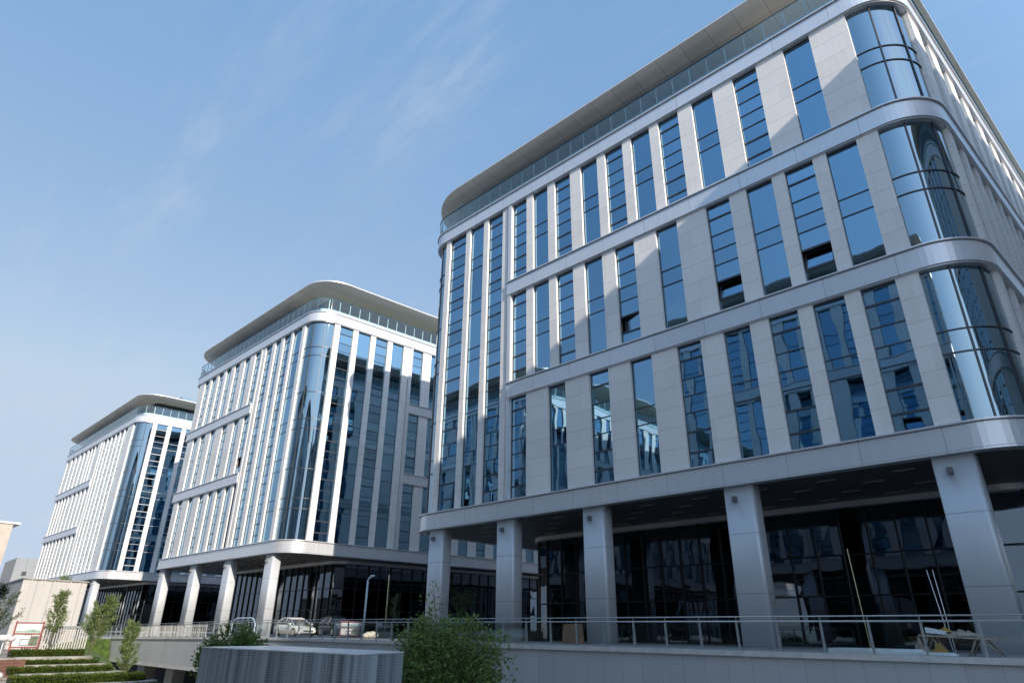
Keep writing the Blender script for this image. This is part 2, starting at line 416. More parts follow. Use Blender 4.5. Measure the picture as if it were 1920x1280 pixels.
def stone_box(root, org, fr, s0, s1, z0, z1):
    b = MB(); b.fbox(fr, s0, s1, -.34, 0., z0, z1)
    o = b.build('pilaster', M['stone'], root, org)
    return o

def fill_row(root, org, fr, start, end, z0, z1, wins, types, opens={}, tall=False, fmat=None):
    """stone between windows, windows as (s0,s1)"""
    cur = start
    for k, (a, b) in enumerate(wins):
        if a-cur > .02: stone_box(root, org, fr, cur, a, z0, z1)
        multi = types(k)
        if tall:
            cuts = []
            for r in range(3):
                base = r*ROW
                cuts += [base+c for c in (MULTI if multi else PLAIN)]
                if r < 2: cuts += [base+WH, base+ROW]
            thick = [c for r in range(3) for c in (r*ROW+.85, r*ROW+2.0, r*ROW+6.25)] if multi else []
            if not multi: cuts = [c for c in cuts]
        else:
            cuts = MULTI if multi else PLAIN; thick = (.85, 2.0, 6.25) if multi else ()
        window(root, org, fr, a, b, z0, z1, cuts, thick, opens.get(k), fmat=fmat or 'frame')
        cur = b
    if end-cur > .02: stone_box(root, org, fr, cur, end, z0, z1)

def office_building(label, spec):
    xl, xr, dep, tilt = spec['xl'], spec['xr'], spec['dep'], spec['tilt']
    org = ((xl+xr)/2, dep/2, 0.)
    root = thing('office_building', label, 'office building', org, 'office blocks around the courtyard')
    R = 2.4
    dl = (0, -1); df = (1, 0); h = math.hypot(tilt, 1); dr = (tilt/h, 1/h)
    cl = fillet((xl, 0), dl, df, R); cr = fillet((xr, 0), df, dr, R)
    left0 = (xl, dep, -1, 0); right1 = (xr+tilt*dep, dep, dr[1], -dr[0])
    full = [left0]+cl+cr+[right1]
    FR = Frame((0, 0), (1, 0), (0, -1))
    RF = Frame((xr, 0), dr, (dr[1], -dr[0]))
    LF = Frame((xl, 0), (0, 1), (-1, 0))
    # core behind the glass
    core = MB(); core.prism([(x-nx*1.0, y-ny*1.0) for x, y, nx, ny in full], 7.62, TOPZ-.02); core.build('wall', M['core'], root, org)
    # cornices
    def cornice(path, z, low=False):
        b = MB()
        zb = z-1.245
        prof = [(-.36, zb), (.06, zb), (.06, zb+.07), (.15, zb+.075), (.15, z-.15), (.07, z-.15), (.07, z-.10), (.25, z-.095), (.25, z-.02), (.0, z), (-.36, z)]
        if low: prof = [(-.36, zb-.02), (.22, zb-.02), (.22, zb+.07), (.08, zb+.075), (.08, zb+.11), (.13, zb+.11), (.13, z-.15), (.05, z-.15), (.05, z-.10), (.25, z-.095), (.25, z-.02), (.0, z), (-.36, z)]
        sweep(b, path, prof); return b.build('cornice', M['band'], root, org)
    cornice(full, Z0, True); cornice(full, TOPZ)
    fx0, fx1 = spec['band_front']      # extent of the middle cornices on the front
    for k in (1, 2):
        z = Z0+k*ROW
        if spec['near'] == 'banded':   # wraps round the right corner
            cornice([(fx0, 0, 0, -1)]+cr+[right1], z)
        else:                          # wraps round the left corner, and starts again on the right face
            cornice([left0]+cl+[(fx1, 0, 0, -1)], z)
            p0 = RF.p(spec['rband'], 0, 0); cornice([(p0[0], p0[1], dr[1], -dr[0]), right1], z)
        if spec['near'] == 'banded':
            p0 = LF.p(spec['rband'], 0, 0); cornice([left0, (p0[0], p0[1], -1, 0)], z)
    # balcony floor closing the top
    b = MB(); b.prism([(x-nx*.36, y-ny*.36) for x, y, nx, ny in full], TOPZ-.06, TOPZ-.0); b.build('balcony_floor', M['pavers'], root, org)
    # front facade
    z1 = Z0+WH
    fill_row(root, org, FR, spec['tall'][0], spec['tall'][1], Z0, TOPZ-1.245, spec['tall_wins'], spec['tall_types'], tall=True)
    for k in range(3):
        z = Z0+k*ROW
        fill_row(root, org, FR, spec['rows_ext'][0], spec['rows_ext'][1], z, z+WH, spec['rows'][k], lambda i, q=spec.get('row_par', (0,0,0))[k]: (i+q) % 2 == 0, spec.get('opens', {}).get(k, {}))
    # fin between the two front zones
    a0, a1 = spec['fin']
    b = MB(); b.fbox(FR, a0, a1, -.34, .10, Z0, TOPZ-1.245); b.build('fin', M['fin'], root, org)
    g0, g1 = spec['groove']
    b = MB(); b.fbox(FR, g0, g1, -.34, -.09, Z0, TOPZ-1.245); b.build('groove', M['fin'], root, org)
    # side facades
    def side(fr, mode, fm=None, lim=34.):
        if mode == 'tall':
            wl = [(2.92, 4.62), (5.27, 6.97), (7.63, 9.3), (9.97, 11.6)]
            cur = 2.25
            fill_row(root, org, fr, 2.25, 12.4, Z0, TOPZ-1.245, wl, lambda i: i % 2 == 0, tall=True, fmat=fm)
            b = MB(); b.fbox(fr, 12.5, 12.9, -.34, .10, Z0, TOPZ-1.245); b.build('fin', M['fin'], root, org)
            b = MB(); b.fbox(fr, 12.4, 12.5, -.34, -.09, Z0, TOPZ-1.245); b.build('groove', M['fin'], root, org)
            st = 12.9; y = 13.0
            for k in range(3):
                ws = []; y = 13.0
                while y+1.5 < min(lim, dep-3): ws.append((y, y+1.5)); y += 2.75
                fill_row(root, org, fr, st, dep-.3, Z0+k*ROW, Z0+k*ROW+WH, ws, lambda i: i % 2 == 0, fmat=fm)
        else:
            for k in range(3):
                per, off = ((2.2, 2.4), (2.2, 2.4), (3.1, 2.37))[k]
                ws = []; y = off+per-1.5
                while y+1.5 < min(lim, dep-2): ws.append((y, y+1.5)); y += per
                fill_row(root, org, fr, 2.25, dep-.3, Z0+k*ROW, Z0+k*ROW+WH, ws, lambda i: i % 2 == 0, fmat=fm)
    side(RF, 'banded' if spec['near'] == 'banded' else 'tall', spec.get('side_frame'))
    side(LF, 'tall' if spec['near'] == 'banded' else 'banded', lim=15.)
    # back wall, plain
    b = MB(); b.fbox(Frame(((xl+xr)/2, dep), (1, 0), (0, 1)), -(xr-xl)/2, (xr-xl)/2+tilt*dep, -.4, 0, Z0, TOPZ-1.245); b.build('back_wall', M['stone'], root, org)
    # curved corner glass
    def corner(path, tall, flat0=None):
        segs = [(Z0, TOPZ-1.245)] if tall else [(Z0+k*ROW, Z0+k*ROW+WH) for k in range(3)]
        for za, zb in segs:
            g = MB(); ribbon(g, path, GLD, za, zb)
            go = g.build('corner_glass', M['cglass'], root, org)
            f = MB(); n = len(path)
            for k in (round(n*.33), round(n*.66)):
                x, y, nx, ny = path[k]; fr = Frame((x, y), (-ny, nx), (nx, ny)); f.fbox(fr, -.035, .035, GLD-.05, GLD+.06, za, zb)
            cuts = PLAIN if not tall else [r*ROW+c for r in range(3) for c in (3.05, 4.1, 7.155)][:-1]
            for c in cuts: sweep(f, path, [(GLD-.05, za+c-.03), (GLD+.05, za+c-.03), (GLD+.05, za+c+.03), (GLD-.05, za+c+.03)])
            f.build('mullion', M['frame'], go, org)
    pr = [(spec['rg'], 0, 0, -1)]+cr
    pl = cl+[(spec['lg'], 0, 0, -1)]
    corner(pr, spec['near'] != 'banded'); corner(pl, spec['near'] == 'banded')
    # balcony glass rail
    rp = [(x+nx*.03, y+ny*.03, nx, ny) for x, y, nx, ny in full]
    dense = [rp[0]]
    for a, b_ in zip(rp, rp[1:]): dense.append(b_)
    g = MB(); ribbon(g, dense, 0.06, TOPZ+.01, TOPZ+1.72); ro = g.build('balustrade', M['rail_glass'], root, org)
    b = MB(); sweep(b, dense, [(.0, TOPZ+1.72), (.10, TOPZ+1.72), (.10, TOPZ+1.75), (.0, TOPZ+1.75)]); b.build('handrail', M['rail_glass'], ro, org)
    for x, y, nx, ny in resample(dense, 1.29)[:100]:
        if y > 24: continue
        fr = Frame((x, y), (-ny, nx), (nx, ny)); b = MB()
        b.fbox(fr, -.03, .03, -.04, .045, TOPZ, TOPZ+1.55); b.build('post', M['post'], ro, org)
    b = MB(); sweep(b, [(x-nx*.02, y-ny*.02, nx, ny) for x, y, nx, ny in full], [(-.3, TOPZ+.002), (0, TOPZ+.002), (0, TOPZ+.42), (-.3, TOPZ+.42)]); b.build('parapet', M['foam'], root, org)
    # recessed top storey
    pr_ = -2.7
    def off(path, d): return [(x+nx*d, y+ny*d, nx, ny) for x, y, nx, ny in path]
    R3 = .9
    t2 = off(full, -1.9)
    clx = fillet((xl+2.6, 2.6), dl, df, R3); crx = fillet((xr-2.3, 2.6), df, dr, R3)
    pent = [(xl+2.6, dep-3, -1, 0)]+clx+crx+[(xr-2.3+tilt*(dep-3), dep-3, dr[1], -dr[0])]
    b = MB(); b.prism([(x-nx*.3, y-ny*.3) for x, y, nx, ny in pent], TOPZ, 36.9); po = b.build('penthouse', M['core'], root, org)
    g = MB(); ribbon(g, pent, 0, TOPZ, 36.9, True); g.build('pane', M['pglass'], po, org)
    f = MB()
    for x, y, nx, ny in resample(pent, 1.45):
        fr = Frame((x, y), (-ny, nx), (nx, ny)); f.fbox(fr, -.03, .03, -.02, .06, TOPZ, 36.9)
    for z in (TOPZ+2.35, 36.75): sweep(f, pent, [(-.02, z-.04), (.05, z-.04), (.05, z+.04), (-.02, z+.04)])
    f.build('mullion', M['frame'], po, org)
    # roof
    ol, orr, of = spec['roof_over']; RR = 6.
    c1 = fillet((xl-ol, -of), dl, df, RR, 24); c2 = fillet((xr+orr, -of), df, dr, RR if spec['near'] == 'x' else 3.6, 24)
    outl = [(xl-ol, dep+.8, -1, 0)]+c1+c2+[(xr+orr+tilt*dep, dep+.8, dr[1], -dr[0])]
    zt = 37.35
    b = MB()
    rings = []
    for d, z in ((-.03, zt-.17), (0, zt-.15), (0, zt-.03), (-.05, zt)):
        i = len(b.v); rings.append(i); b.v += [(x+nx*d, y+ny*d, z) for x, y, nx, ny in outl]
    n = len(outl)
    for i0, i1 in zip(rings, rings[1:]):
        for j in range(n): b.f.append((i0+j, i0+(j+1) % n, i1+(j+1) % n, i1+j)); b.sm.append(False)
    b.f.append(tuple(rings[-1]+j for j in range(n))); b.sm.append(False)
    rf = b.build('roof', M['roof'], root, org)
    b = MB(); rings = []
    for d, z in ((-.03, zt-.172), (-1.5, zt-.40)):
        i = len(b.v); rings.append(i); b.v += [(x+nx*d, y+ny*d, z) for x, y, nx, ny in outl]
    for j in range(n): b.f.append((rings[0]+j, rings[0]+(j+1) % n, rings[1]+(j+1) % n, rings[1]+j)); b.sm.append(False)
    b.f.append(tuple(rings[1]+j for j in range(n))); b.sm.append(False)
    b.build('roof_soffit', M['sof'], rf, org)
    # undercroft: soffit, columns, lobby
    b = MB(); b.prism([(x-nx*.0, y-ny*.0) for x, y, nx, ny in full], 7.40, 7.60); so = b.build('soffit', M['slat'], root, org)
    for iy in range(4):
        xx = xl+3.+(iy % 2)*1.6
        while xx < xr-3:
            b = MB(); b.box(xx, xx+.9, 1.7+iy*1.7, 1.76+iy*1.7, 7.37, 7.398); xx += 3.4
            b.build('linear_light', M['lightbar'], so, org)
    for cx in spec['cols']:
        cw, cd, r = 1.54, .95, .17
        pts = []
        for (px, py, a0) in ((cx+cw-r, .04+r, -90), (cx+cw-r, .04+cd-r, 0), (cx+r*.3, .04+cd-r*.3, 90), (cx+r*.3, .04+r*.3, 180)):
            rr = r if px > cx+.5 else r*.3
            for k in range(7):
                t = math.radians(a0+k*15); pts.append((px+rr*math.cos(t), py+rr*math.sin(t)))
        b = MB(); b.prism(pts, -.3, 7.40)
        for k in range(len(b.f)): b.sm[k] = len(b.f[k]) == 4
        co = b.build('column', M['column'], root, org)
        me = co.data
        # spotlight bracket near the head
        b = MB(); x0 = cx+.50; b.box(x0, x0+.20, -.20, .035, 6.62, 6.86); b.box(x0+.04, x0+.16, -.26, -.20, 6.60, 6.80); b.build('spotlight', M['lamp'], co, org)
    lx0, lx1, ly = xl+spec['lob'][0], xr-spec['lob'][1], 8.3
    lcl = fillet((lx0, ly), dl, df, 1.6); lcr = fillet((lx1, ly), df, dr, 1.6)
    lp = [(lx0, dep-2, -1, 0)]+lcl+lcr+[(lx1+tilt*(dep-2-ly), dep-2, dr[1], -dr[0])]
    b = MB(); b.prism([(x-nx*.4, y-ny*.4) for x, y, nx, ny in lp], 0, 7.395); lo = b.build('lobby', M['core'], root, org)
    g = MB(); pts = [lp[0]]+resample(lp, 1.45)+[lp[-1]]
    for a, c in zip(pts, pts[1:]):
        for za, zb in ((0, 2.5), (2.5, 4.6), (4.6, 7.1)):
            t1 = random.gauss(0, .004)
            g.quad((a[0]+a[2]*t1, a[1]+a[3]*t1, za), (c[0]-c[2]*t1, c[1]-c[3]*t1, za), (c[0], c[1], zb), (a[0], a[1], zb))
    g.build('pane', M['lobby'], lo, org)
    f = MB()
    for x, y, nx, ny in resample(lp, 1.45):
        fr = Frame((x, y), (-ny, nx), (nx, ny)); f.fbox(fr, -.035, .035, -.05, .12, 0, 7.1)
    for z in (2.5, 4.6): sweep(f, lp, [(-.05, z-.04), (.07, z-.04), (.07, z+.04), (-.05, z+.04)])
    f.build('mullion', M['lobbyframe'], lo, org)
    b = MB(); sweep(b, lp, [(-.3, 7.1), (.35, 7.1), (.35, 7.395), (-.3, 7.395)]); b.build('header', M['fin'], lo, org)
    return root, full

def rights(lst, w=1.55): return [(b-w, b) for b in lst]
A_spec = dict(xl=-41.4, xr=-2.0, dep=60., tilt=.075, near='banded', band_front=(-30.95, 0), rband=12.9,
    tall=(-38.87, -31.12), tall_wins=[(-38.3, -36.21), (-35.67, -33.96), (-33.42, -31.69)], tall_types=lambda i: i % 2 == 0,
    groove=(-31.12, -30.95), fin=(-30.95, -30.62), rows_ext=(-30.62, -4.47),
    rows=[rights([-29.05, -25.49, -21.96, -18.78, -15.51, -12.59, -10.01, -7.72, -5.44]),
          rights([-29.03, -26.78, -24.52, -21.96, -19.37, -16.16, -12.62, -10.04, -7.76, -5.5]),
          rights([-29.01, -26.78, -24.52, -21.96, -19.7, -17.44, -15.19, -12.63, -9.71, -6.47])],
    opens={1: {4: (1, 'side'), 6: (1, 'hopper'), 8: (1, 'hopper')}},
    rg=-4.47, lg=-38.87, roof_over=(1.5, .2, .8), cols=[-38.9, -31.76, -24.44, -15.28, -5.9], lob=(5.2, 1.5))
B_spec = dict(xl=-95.95, xr=-61.2, dep=60., tilt=.07, near='tall', band_front=(0, -74.42), rband=12.9,
    tall=(-73.9, -63.72), tall_wins=[(-73.25, -71.6), (-70.8, -69.4), (-68.68, -67.03), (-66.46, -64.39)], tall_types=lambda i: i % 2 == 0,
    groove=(-74.02, -73.9), fin=(-74.42, -74.02), rows_ext=(-93.45, -74.42),
    rows=[rights([-90.35, -86.94, -83.63, -80.93, -78.48, -76.07])+[(-75.4, -74.5)],
          rights([-89.9, -87.39, -84.25, -80.67, -77.34, -74.6]),
          rights([-90.03, -87.77, -85.39, -83.01, -80.43, -77.49, -74.55])],
    opens={1: {5: (1, 'side')}}, row_par=(0, 1, 0),
    rg=-63.72, lg=-93.45, roof_over=(1.4, 1.4, .8), cols=[-93.2, -83.4, -74.1, -64.6], lob=(4., 3.2))
C_spec = dict(xl=-165.2, xr=-118.8, dep=36., tilt=.07, near='tall', band_front=(0, -139.0), rband=12.9,
    tall=(-138.4, -121.3), tall_wins=[(-137.3, -135.71), (-135.1, -133.4), (-132.8, -131.1), (-130.4, -128.6), (-128., -126.3), (-125.7, -124.1), (-123.5, -122.9)][:6], tall_types=lambda i: i % 2 == 0,
    groove=(-138.55, -138.4), fin=(-139.0, -138.55), rows_ext=(-162.7, -139.0),
    rows=[rights([-160.5, -158.1, -155.6, -153.2, -150.7, -148.2, -145.5, -142.6, -139.9])]*3, row_par=(0, 1, 0),
    rg=-121.3, lg=-162.7, roof_over=(1.4, 1.4, .8), cols=[-160, -150.7, -141, -131.5, -122.3], lob=(4., 3.2), side_frame='lframe')
C_spec['rows'] = [C_spec['rows'][0], rights([-160.3, -157.9, -155.6, -153.4, -150.9, -147.9, -145.1, -142.4, -139.8]), rights([-160.49, -157.0, -153.95, -150.99, -148.12, -145.32, -143.2, -141.13])]
offA, fullA = office_building('nearest office block, largest in the picture, with silver bands wrapping its rounded glass corner', A_spec)
offB, fullB = office_building('middle office block behind the white car, its glass corner running unbroken up to the roof', B_spec)
offC, fullC = office_building('farthest office block of the row, behind the pale ribbed concrete pavilion', C_spec)
# roof wind screen on the far block
for k in range(5):
    x0 = -126+k*2.2
b = MB(); b.box(-127, -119.3, 6., 6.05, 37.36, 38.5); b.box(-119.35, -119.3, 6.05, 22, 37.36, 38.5); b.build('roof_screen', M['rail_glass'], offC, ((C_spec['xl']+C_spec['xr'])/2, 18., 0))

# the facing row across the courtyard, seen mirrored in the windows
def mirrored(o, y, label):
    c = copy_tree(o); c.scale = (1, -1, 1); c.location = (o.location.x, y-o.location.y, 0); c['label'] = label; return c
mirrored(offA, -35.8, 'office block across the courtyard, mirrored in the lowest windows of the nearest block')
mirrored(offB, -35.8, 'sunlit-cornered office block across the courtyard, reflected in the left windows of the nearest block')
d = copy_tree(offB); d.location = (offB.location.x+95.95+13.4, offB.location.y-14.6, 0); d['label'] = 'office block to the right that throws the slanting shadow across the nearest facade'

# tall tower beyond the courtyard: mirrored in the curved corner glass and shading the deck
tw = thing('tower', 'dark stepped high-rise tower mirrored in the curved corner glass', 'tower', (89, -40, -1))
for k, (hx, hy, za, zb, nm) in enumerate(((9, 11, -1, 52, 'shaft'), (6.5, 8, 52, 58, 'setback'), (4, 5, 58, 63, 'crown'))):
    b = MB(); b.box(89-hx, 89+hx, -40-hy, -40+hy, za, zb); b.build(nm, M['tower'], tw, (89, -40, -1))

# ------------------------------------------------------------------ deck, fascia, railing
def dz(x): return min(0., (x+50)*.0125)
YD = -7.2
pv = MB(); pv.quad((14, YD, -.02), (-48, YD, -.02), (-48, 70, -.02), (14, 70, -.02)); pv.quad((-48, YD, -.02), (-88, YD, -.5), (-88, 70, -.5), (-48, 70, -.02)); pv.quad((-88, -2, -.5), (-190, -2, -.6), (-190, 70, -.6), (-88, 70, -.5)); pv.quad((14, YD, -.02), (14, 70, -.02), (140, 70, -.02), (140, YD, -.02))
struct(pv.build('pavement', M['paving']))
X0, X1 = -81.5, 6.
def xs(step=4.):
    n = int((X1-X0)/step); return [X0+(X1-X0)*k/n for k in range(n+1)]
wl = thing('deck_wall', 'grey panelled retaining wall under the deck railing', 'retaining wall', (-40, YD, -2.4))
b = MB()
for a, c in zip(xs(), xs()[1:]):
    b.hexa([(a,YD,-2.4),(c,YD,-2.4),(c,YD+.3,-2.4),(a,YD+.3,-2.4),(a,YD,dz(a)-.16),(c,YD,dz(c)-.16),(c,YD+.3,dz(c)-.16),(a,YD+.3,dz(a)-.16)])
b.build('fascia', M['fascia'], wl, (-40, YD, -2.4))
b = MB()
for a, c in zip(xs(), xs()[1:]):
    b.hexa([(a,YD-.10,dz(a)-.15),(c,YD-.10,dz(c)-.15),(c,YD+.4,dz(c)-.15),(a,YD+.4,dz(a)-.15),(a,YD-.10,dz(a)+.02),(c,YD-.10,dz(c)+.02),(c,YD+.4,dz(c)+.02),(a,YD+.4,dz(a)+.02)])
b.build('coping', M['ledge'], wl, (-40, YD, -2.4))
b = MB(); b.box(X0, X1, YD-.06, YD+.5, -2.62, -2.41); b.build('bottom_trim', M['ledge'], wl, (-40, YD, -2.4))
for cx in (-78.6, -70.9, -62., -53, -44):
    b = MB(); b.box(cx, cx+1.9, -5.0, -3.9, -5.35, -2.41); tag(b.build('pillar', M['column'], None, (cx+.95, -4.4, -5.35)), 'concrete pillar holding up the deck over the sunken court', 'pillar', 'pillars under the deck')
b = MB(); b.box(-90, 14, 1., 1.3, -5.35, -.55); tag(b.build('basement_wall', M['core'], None, (-38, 1.15, -5.35)), 'dark basement wall behind the pillars under the deck', 'wall')
rl = thing('deck_railing', 'grey steel and glass railing along the deck edge', 'railing', (-40, YD, 0))
RO = (-40, YD, 0)
NP = 66; SP = 1.497
px0 = -22.39+SP*14
for k in range(NP):
    x = px0-k*SP; z = dz(x)
    if x < -86: break
    b = MB(); b.hexa([(x-.03,YD+.05,z),(x+.03,YD+.05,z),(x+.03,YD+.16,z),(x-.03,YD+.16,z),(x-.03,YD+.02,z+.98),(x+.03,YD+.02,z+.98),(x+.03,YD+.09,z+.98),(x-.03,YD+.09,z+.98)])
    b.tube([(x, YD+.05, z+.98), (x, YD+.05, z+1.12)], .012, 6)
    b.build('post', M['deckpost'], rl, RO)
    g = MB(); xa, xb = x+.06, x+SP-.06
    g.quad((xa, YD+.06, z+.06), (xb, YD+.06, dz(xb)+.06), (xb, YD+.04, dz(xb)+.93), (xa, YD+.04, z+.93)); g.build('pane', M['deck_glass'], rl, RO)
for zz, r in ((1.14, .022), (.985, .03)):
    b = MB(); b.tube([(px0+1.2, YD+.05, zz), (-50, YD+.05, zz), (-86, YD+.05, zz+dz(-86))], r, 8); b.build('handrail', M['deckpost'], rl, RO)
# bent pipe rail near the middle block
b = MB(); q = [(x-3.2, y, z) for x, y, z in [(-52.5, -6.2, -.05), (-52.5, -6.2, .9), (-52.2, -6.2, 1.2), (-51.8, -6.2, 1.32), (-49.2, -6.2, 1.32), (-48.8, -6.2, 1.2), (-48.5, -6.2, .9), (-48.5, -6.2, -.05)]]
b.tube(q, .05, 8); tag(b.build('pipe_barrier', M['lampblue'], None, (-53.7, -6.2, 0)), 'bent pale pipe barrier between the railing and a lit column', 'barrier')

# ------------------------------------------------------------------ ground
b = MB(); b.quad((-1500, -1500, -5.36), (1500, -1500, -5.36), (1500, 1500, -5.36), (-1500, 1500, -5.36)); struct(b.build('ground', M['earth']))
b = MB(); b.box(-6, 160, -120, -23.8, -5.3, -1.05); b.box(-120, -6, -120, -32.5, -5.3, -1.05); struct(b.build('plaza', M['paving']))
b = MB(); b.box(14, 160, -23.8, YD, -5.3, -1.05); struct(b.build('plaza', M['paving']))

# ------------------------------------------------------------------ vegetation
def leaf_quad(mb, c, size, dirv, flat=.5):
    d = Vector(dirv).normalized()
    side = d.cross(Vector((random.gauss(0,1), random.gauss(0,1), random.gauss(0,1)))).normalized()
    L, W = size, size*flat*.5
    c = Vector(c); up = d.cross(side)*size*.12
    mb.quad(c-d*0, c+d*L*.5+side*W+up, c+d*L, c+d*L*.5-side*W+up)
def rnd_in(rx, ry, rz):
    while True:
        u, v, w = random.uniform(-1,1), random.uniform(-1,1), random.uniform(-1,1)
        if u*u+v*v+w*w < 1: return u*rx, v*ry, w*rz
def bush(name, label, cat, base, h, rx, ry, nstem, nleaf, lsize, lm, group=None, droop=.2):
    """many thin stems fanning out with leafy twigs"""
    root = thing(name, label, cat, base, group)
    st = MB(); lf = MB(); tips = []
    for k in range(nstem):
        a = random.uniform(0, 2*PI); rr = math.sqrt(random.random())
        tx, ty = base[0]+rx*rr*math.cos(a), base[1]+ry*rr*math.sin(a)
        hh = h*(1-.34*rr**2)*random.uniform(.6, 1.0)*(1.2 if random.random() < .16 else 1.)
        b0 = Vector((base[0]+random.gauss(0,.12*rx), base[1]+random.gauss(0,.12*ry), base[2]))
        t = Vector((tx, ty, base[2]+hh)); mid = b0.lerp(t, .5)+Vector((0, 0, .12*hh))
        st.tube([b0, mid, t], .018, 5, False, .005)
        tips.append((b0, mid, t))
    for k in range(nleaf):
        b0, mid, t = random.choice(tips)
        u = random.random()**.6
        p = b0.lerp(mid, u*2) if u < .5 else mid.lerp(t, u*2-1)
        sp = .03+.24*math.sin(min(1, u)*PI*.97)**.8
        c = p+Vector((random.gauss(0, sp), random.gauss(0, sp), random.gauss(0, sp*.8)))
        dv = ((c-p)*2+Vector((random.gauss(0,.5), random.gauss(0,.5), random.gauss(0,.4)+.25-droop)))
        leaf_quad(lf, c, lsize*random.choice((.55, .75, .9, 1.1, 1.35)), dv, .5)
    st.build('stem', M['bark'], root, base); lf.build('foliage', lm, root, base, fix=False)
    return root
def young_tree(label, base, h, crown, nleaf, lsize, lm, group=None, spread=.5, lean=(0,0)):
    root = thing('young_tree', label, 'tree', base, group)
    st = MB(); lf = MB(); bz = Vector(base); top = bz+Vector((lean[0], lean[1], h))
    st.tube([bz, bz.lerp(top, .5)+Vector((random.gauss(0,.04), random.gauss(0,.04), 0)), top], .05, 6, True, .01)
    br = []
    for k in range(34):
        u = .18+.8*k/34
        p = bz.lerp(top, u); a = random.uniform(0, 2*PI); L = crown*(1.1-u*.75)*random.uniform(.55, 1.2)
        e = p+Vector((math.cos(a)*L*spread*1.3, math.sin(a)*L*spread*1.3, L*random.uniform(.7, 1.1)))
        st.tube([p, e], .014, 4, False, .004); br.append((p, e))
    for k in range(nleaf):
        p, e = random.choice(br); u = random.random()**.7; c = p.lerp(e, u)
        c += Vector((random.gauss(0,.07), random.gauss(0,.07), random.gauss(0,.07)))
        dv = (e-p).normalized()+Vector((random.gauss(0,.6), random.gauss(0,.6), random.gauss(0,.5)))
        leaf_quad(lf, c, lsize*random.uniform(.6, 1.3), dv, .2)
    st.build('trunk', M['bark'], root, base); lf.build('crown', lm, root, base, fix=False)
    return root
bush('bush', 'big leafy green bush at the right end of the perforated vent box', 'bush', (-11.85, -21.2, -1.9), 3.0, 1.95, 1.05, 150, 30000, .08, M['leafA'])
bush('bush', 'dark green bush behind the left corner of the perforated vent box', 'bush', (-27.8, -18.5, -2.6), 3.6, 2.0, 1.2, 110, 16000, .14, M['leafA'])
young_tree('slender young willow in front of the pale ribbed concrete pavilion', (-71.5, -14.9, -1.0), 4.2, 1.5, 2600, .26, M['leafB'])
young_tree('bushy young willow at the right edge of the concrete pavilion', (-64.8, -13.6, -1.6), 4.1, 1.7, 6000, .24, M['leafB'], spread=.6, lean=(.5, .5))
young_tree('young willow beside the green bank at the end of the deck wall', (-53.6, -14.2, -3.0), 3.7, 1.25, 4200, .2, M['leafB'])
young_tree('dark loose tree at the left edge of the picture', (-74., -18.6, -1.0), 4.6, 1.8, 1500, .3, M['leafD'], spread=.7)
young_tree('dark green tree on the deck left of the second grey column', (-37.9, 2.6, -.2), 3.2, 1.5, 2600, .2, M['leafD'], spread=.9)
young_tree('small sapling in front of the lobby glass beside the lamp post', (-49.5, 5.2, -.1), 3.4, .9, 900, .16, M['leafD'], spread=.7)
def hedge(label, p0, p1, w, h, n, bow=0., group='clipped hedges on the terraces', lm=None, back=1):
    p0 = Vector(p0); p1 = Vector(p1); d = p1-p0; side = Vector((-d.y, d.x, 0)).normalized()*back
    lf = MB(); N = 10; core = []
    def cpt(u): return p0.lerp(p1, u)+side*bow*4*u*(1-u)
    for k in range(n):
        u = random.random(); v = random.random(); r = random.random()
        c = cpt(u)
        if r < .55: q = c+side*(random.gauss(0,.04))+Vector((0,0,v*h)); nv = -side
        else: q = c+side*(v*w)+Vector((0,0,h-.04+random.gauss(0,.025)+.02*math.sin(u*40))); nv = Vector((0,0,1))
        dv = nv*.8+Vector((random.gauss(0,.6), random.gauss(0,.6), random.gauss(0,.5)+.3))
        leaf_quad(lf, q, random.uniform(.06, .12), dv, .6)
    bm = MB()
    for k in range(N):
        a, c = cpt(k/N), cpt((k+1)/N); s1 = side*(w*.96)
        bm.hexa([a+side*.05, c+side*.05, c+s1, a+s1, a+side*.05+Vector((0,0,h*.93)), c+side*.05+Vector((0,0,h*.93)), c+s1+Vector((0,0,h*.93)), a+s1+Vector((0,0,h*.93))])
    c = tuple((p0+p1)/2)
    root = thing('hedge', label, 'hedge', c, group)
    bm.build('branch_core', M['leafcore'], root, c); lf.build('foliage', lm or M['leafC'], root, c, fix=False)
    return root
M['leafcore'] = simple('hedge_inner', (.03, .05, .012), .9, 0, .3, 6)

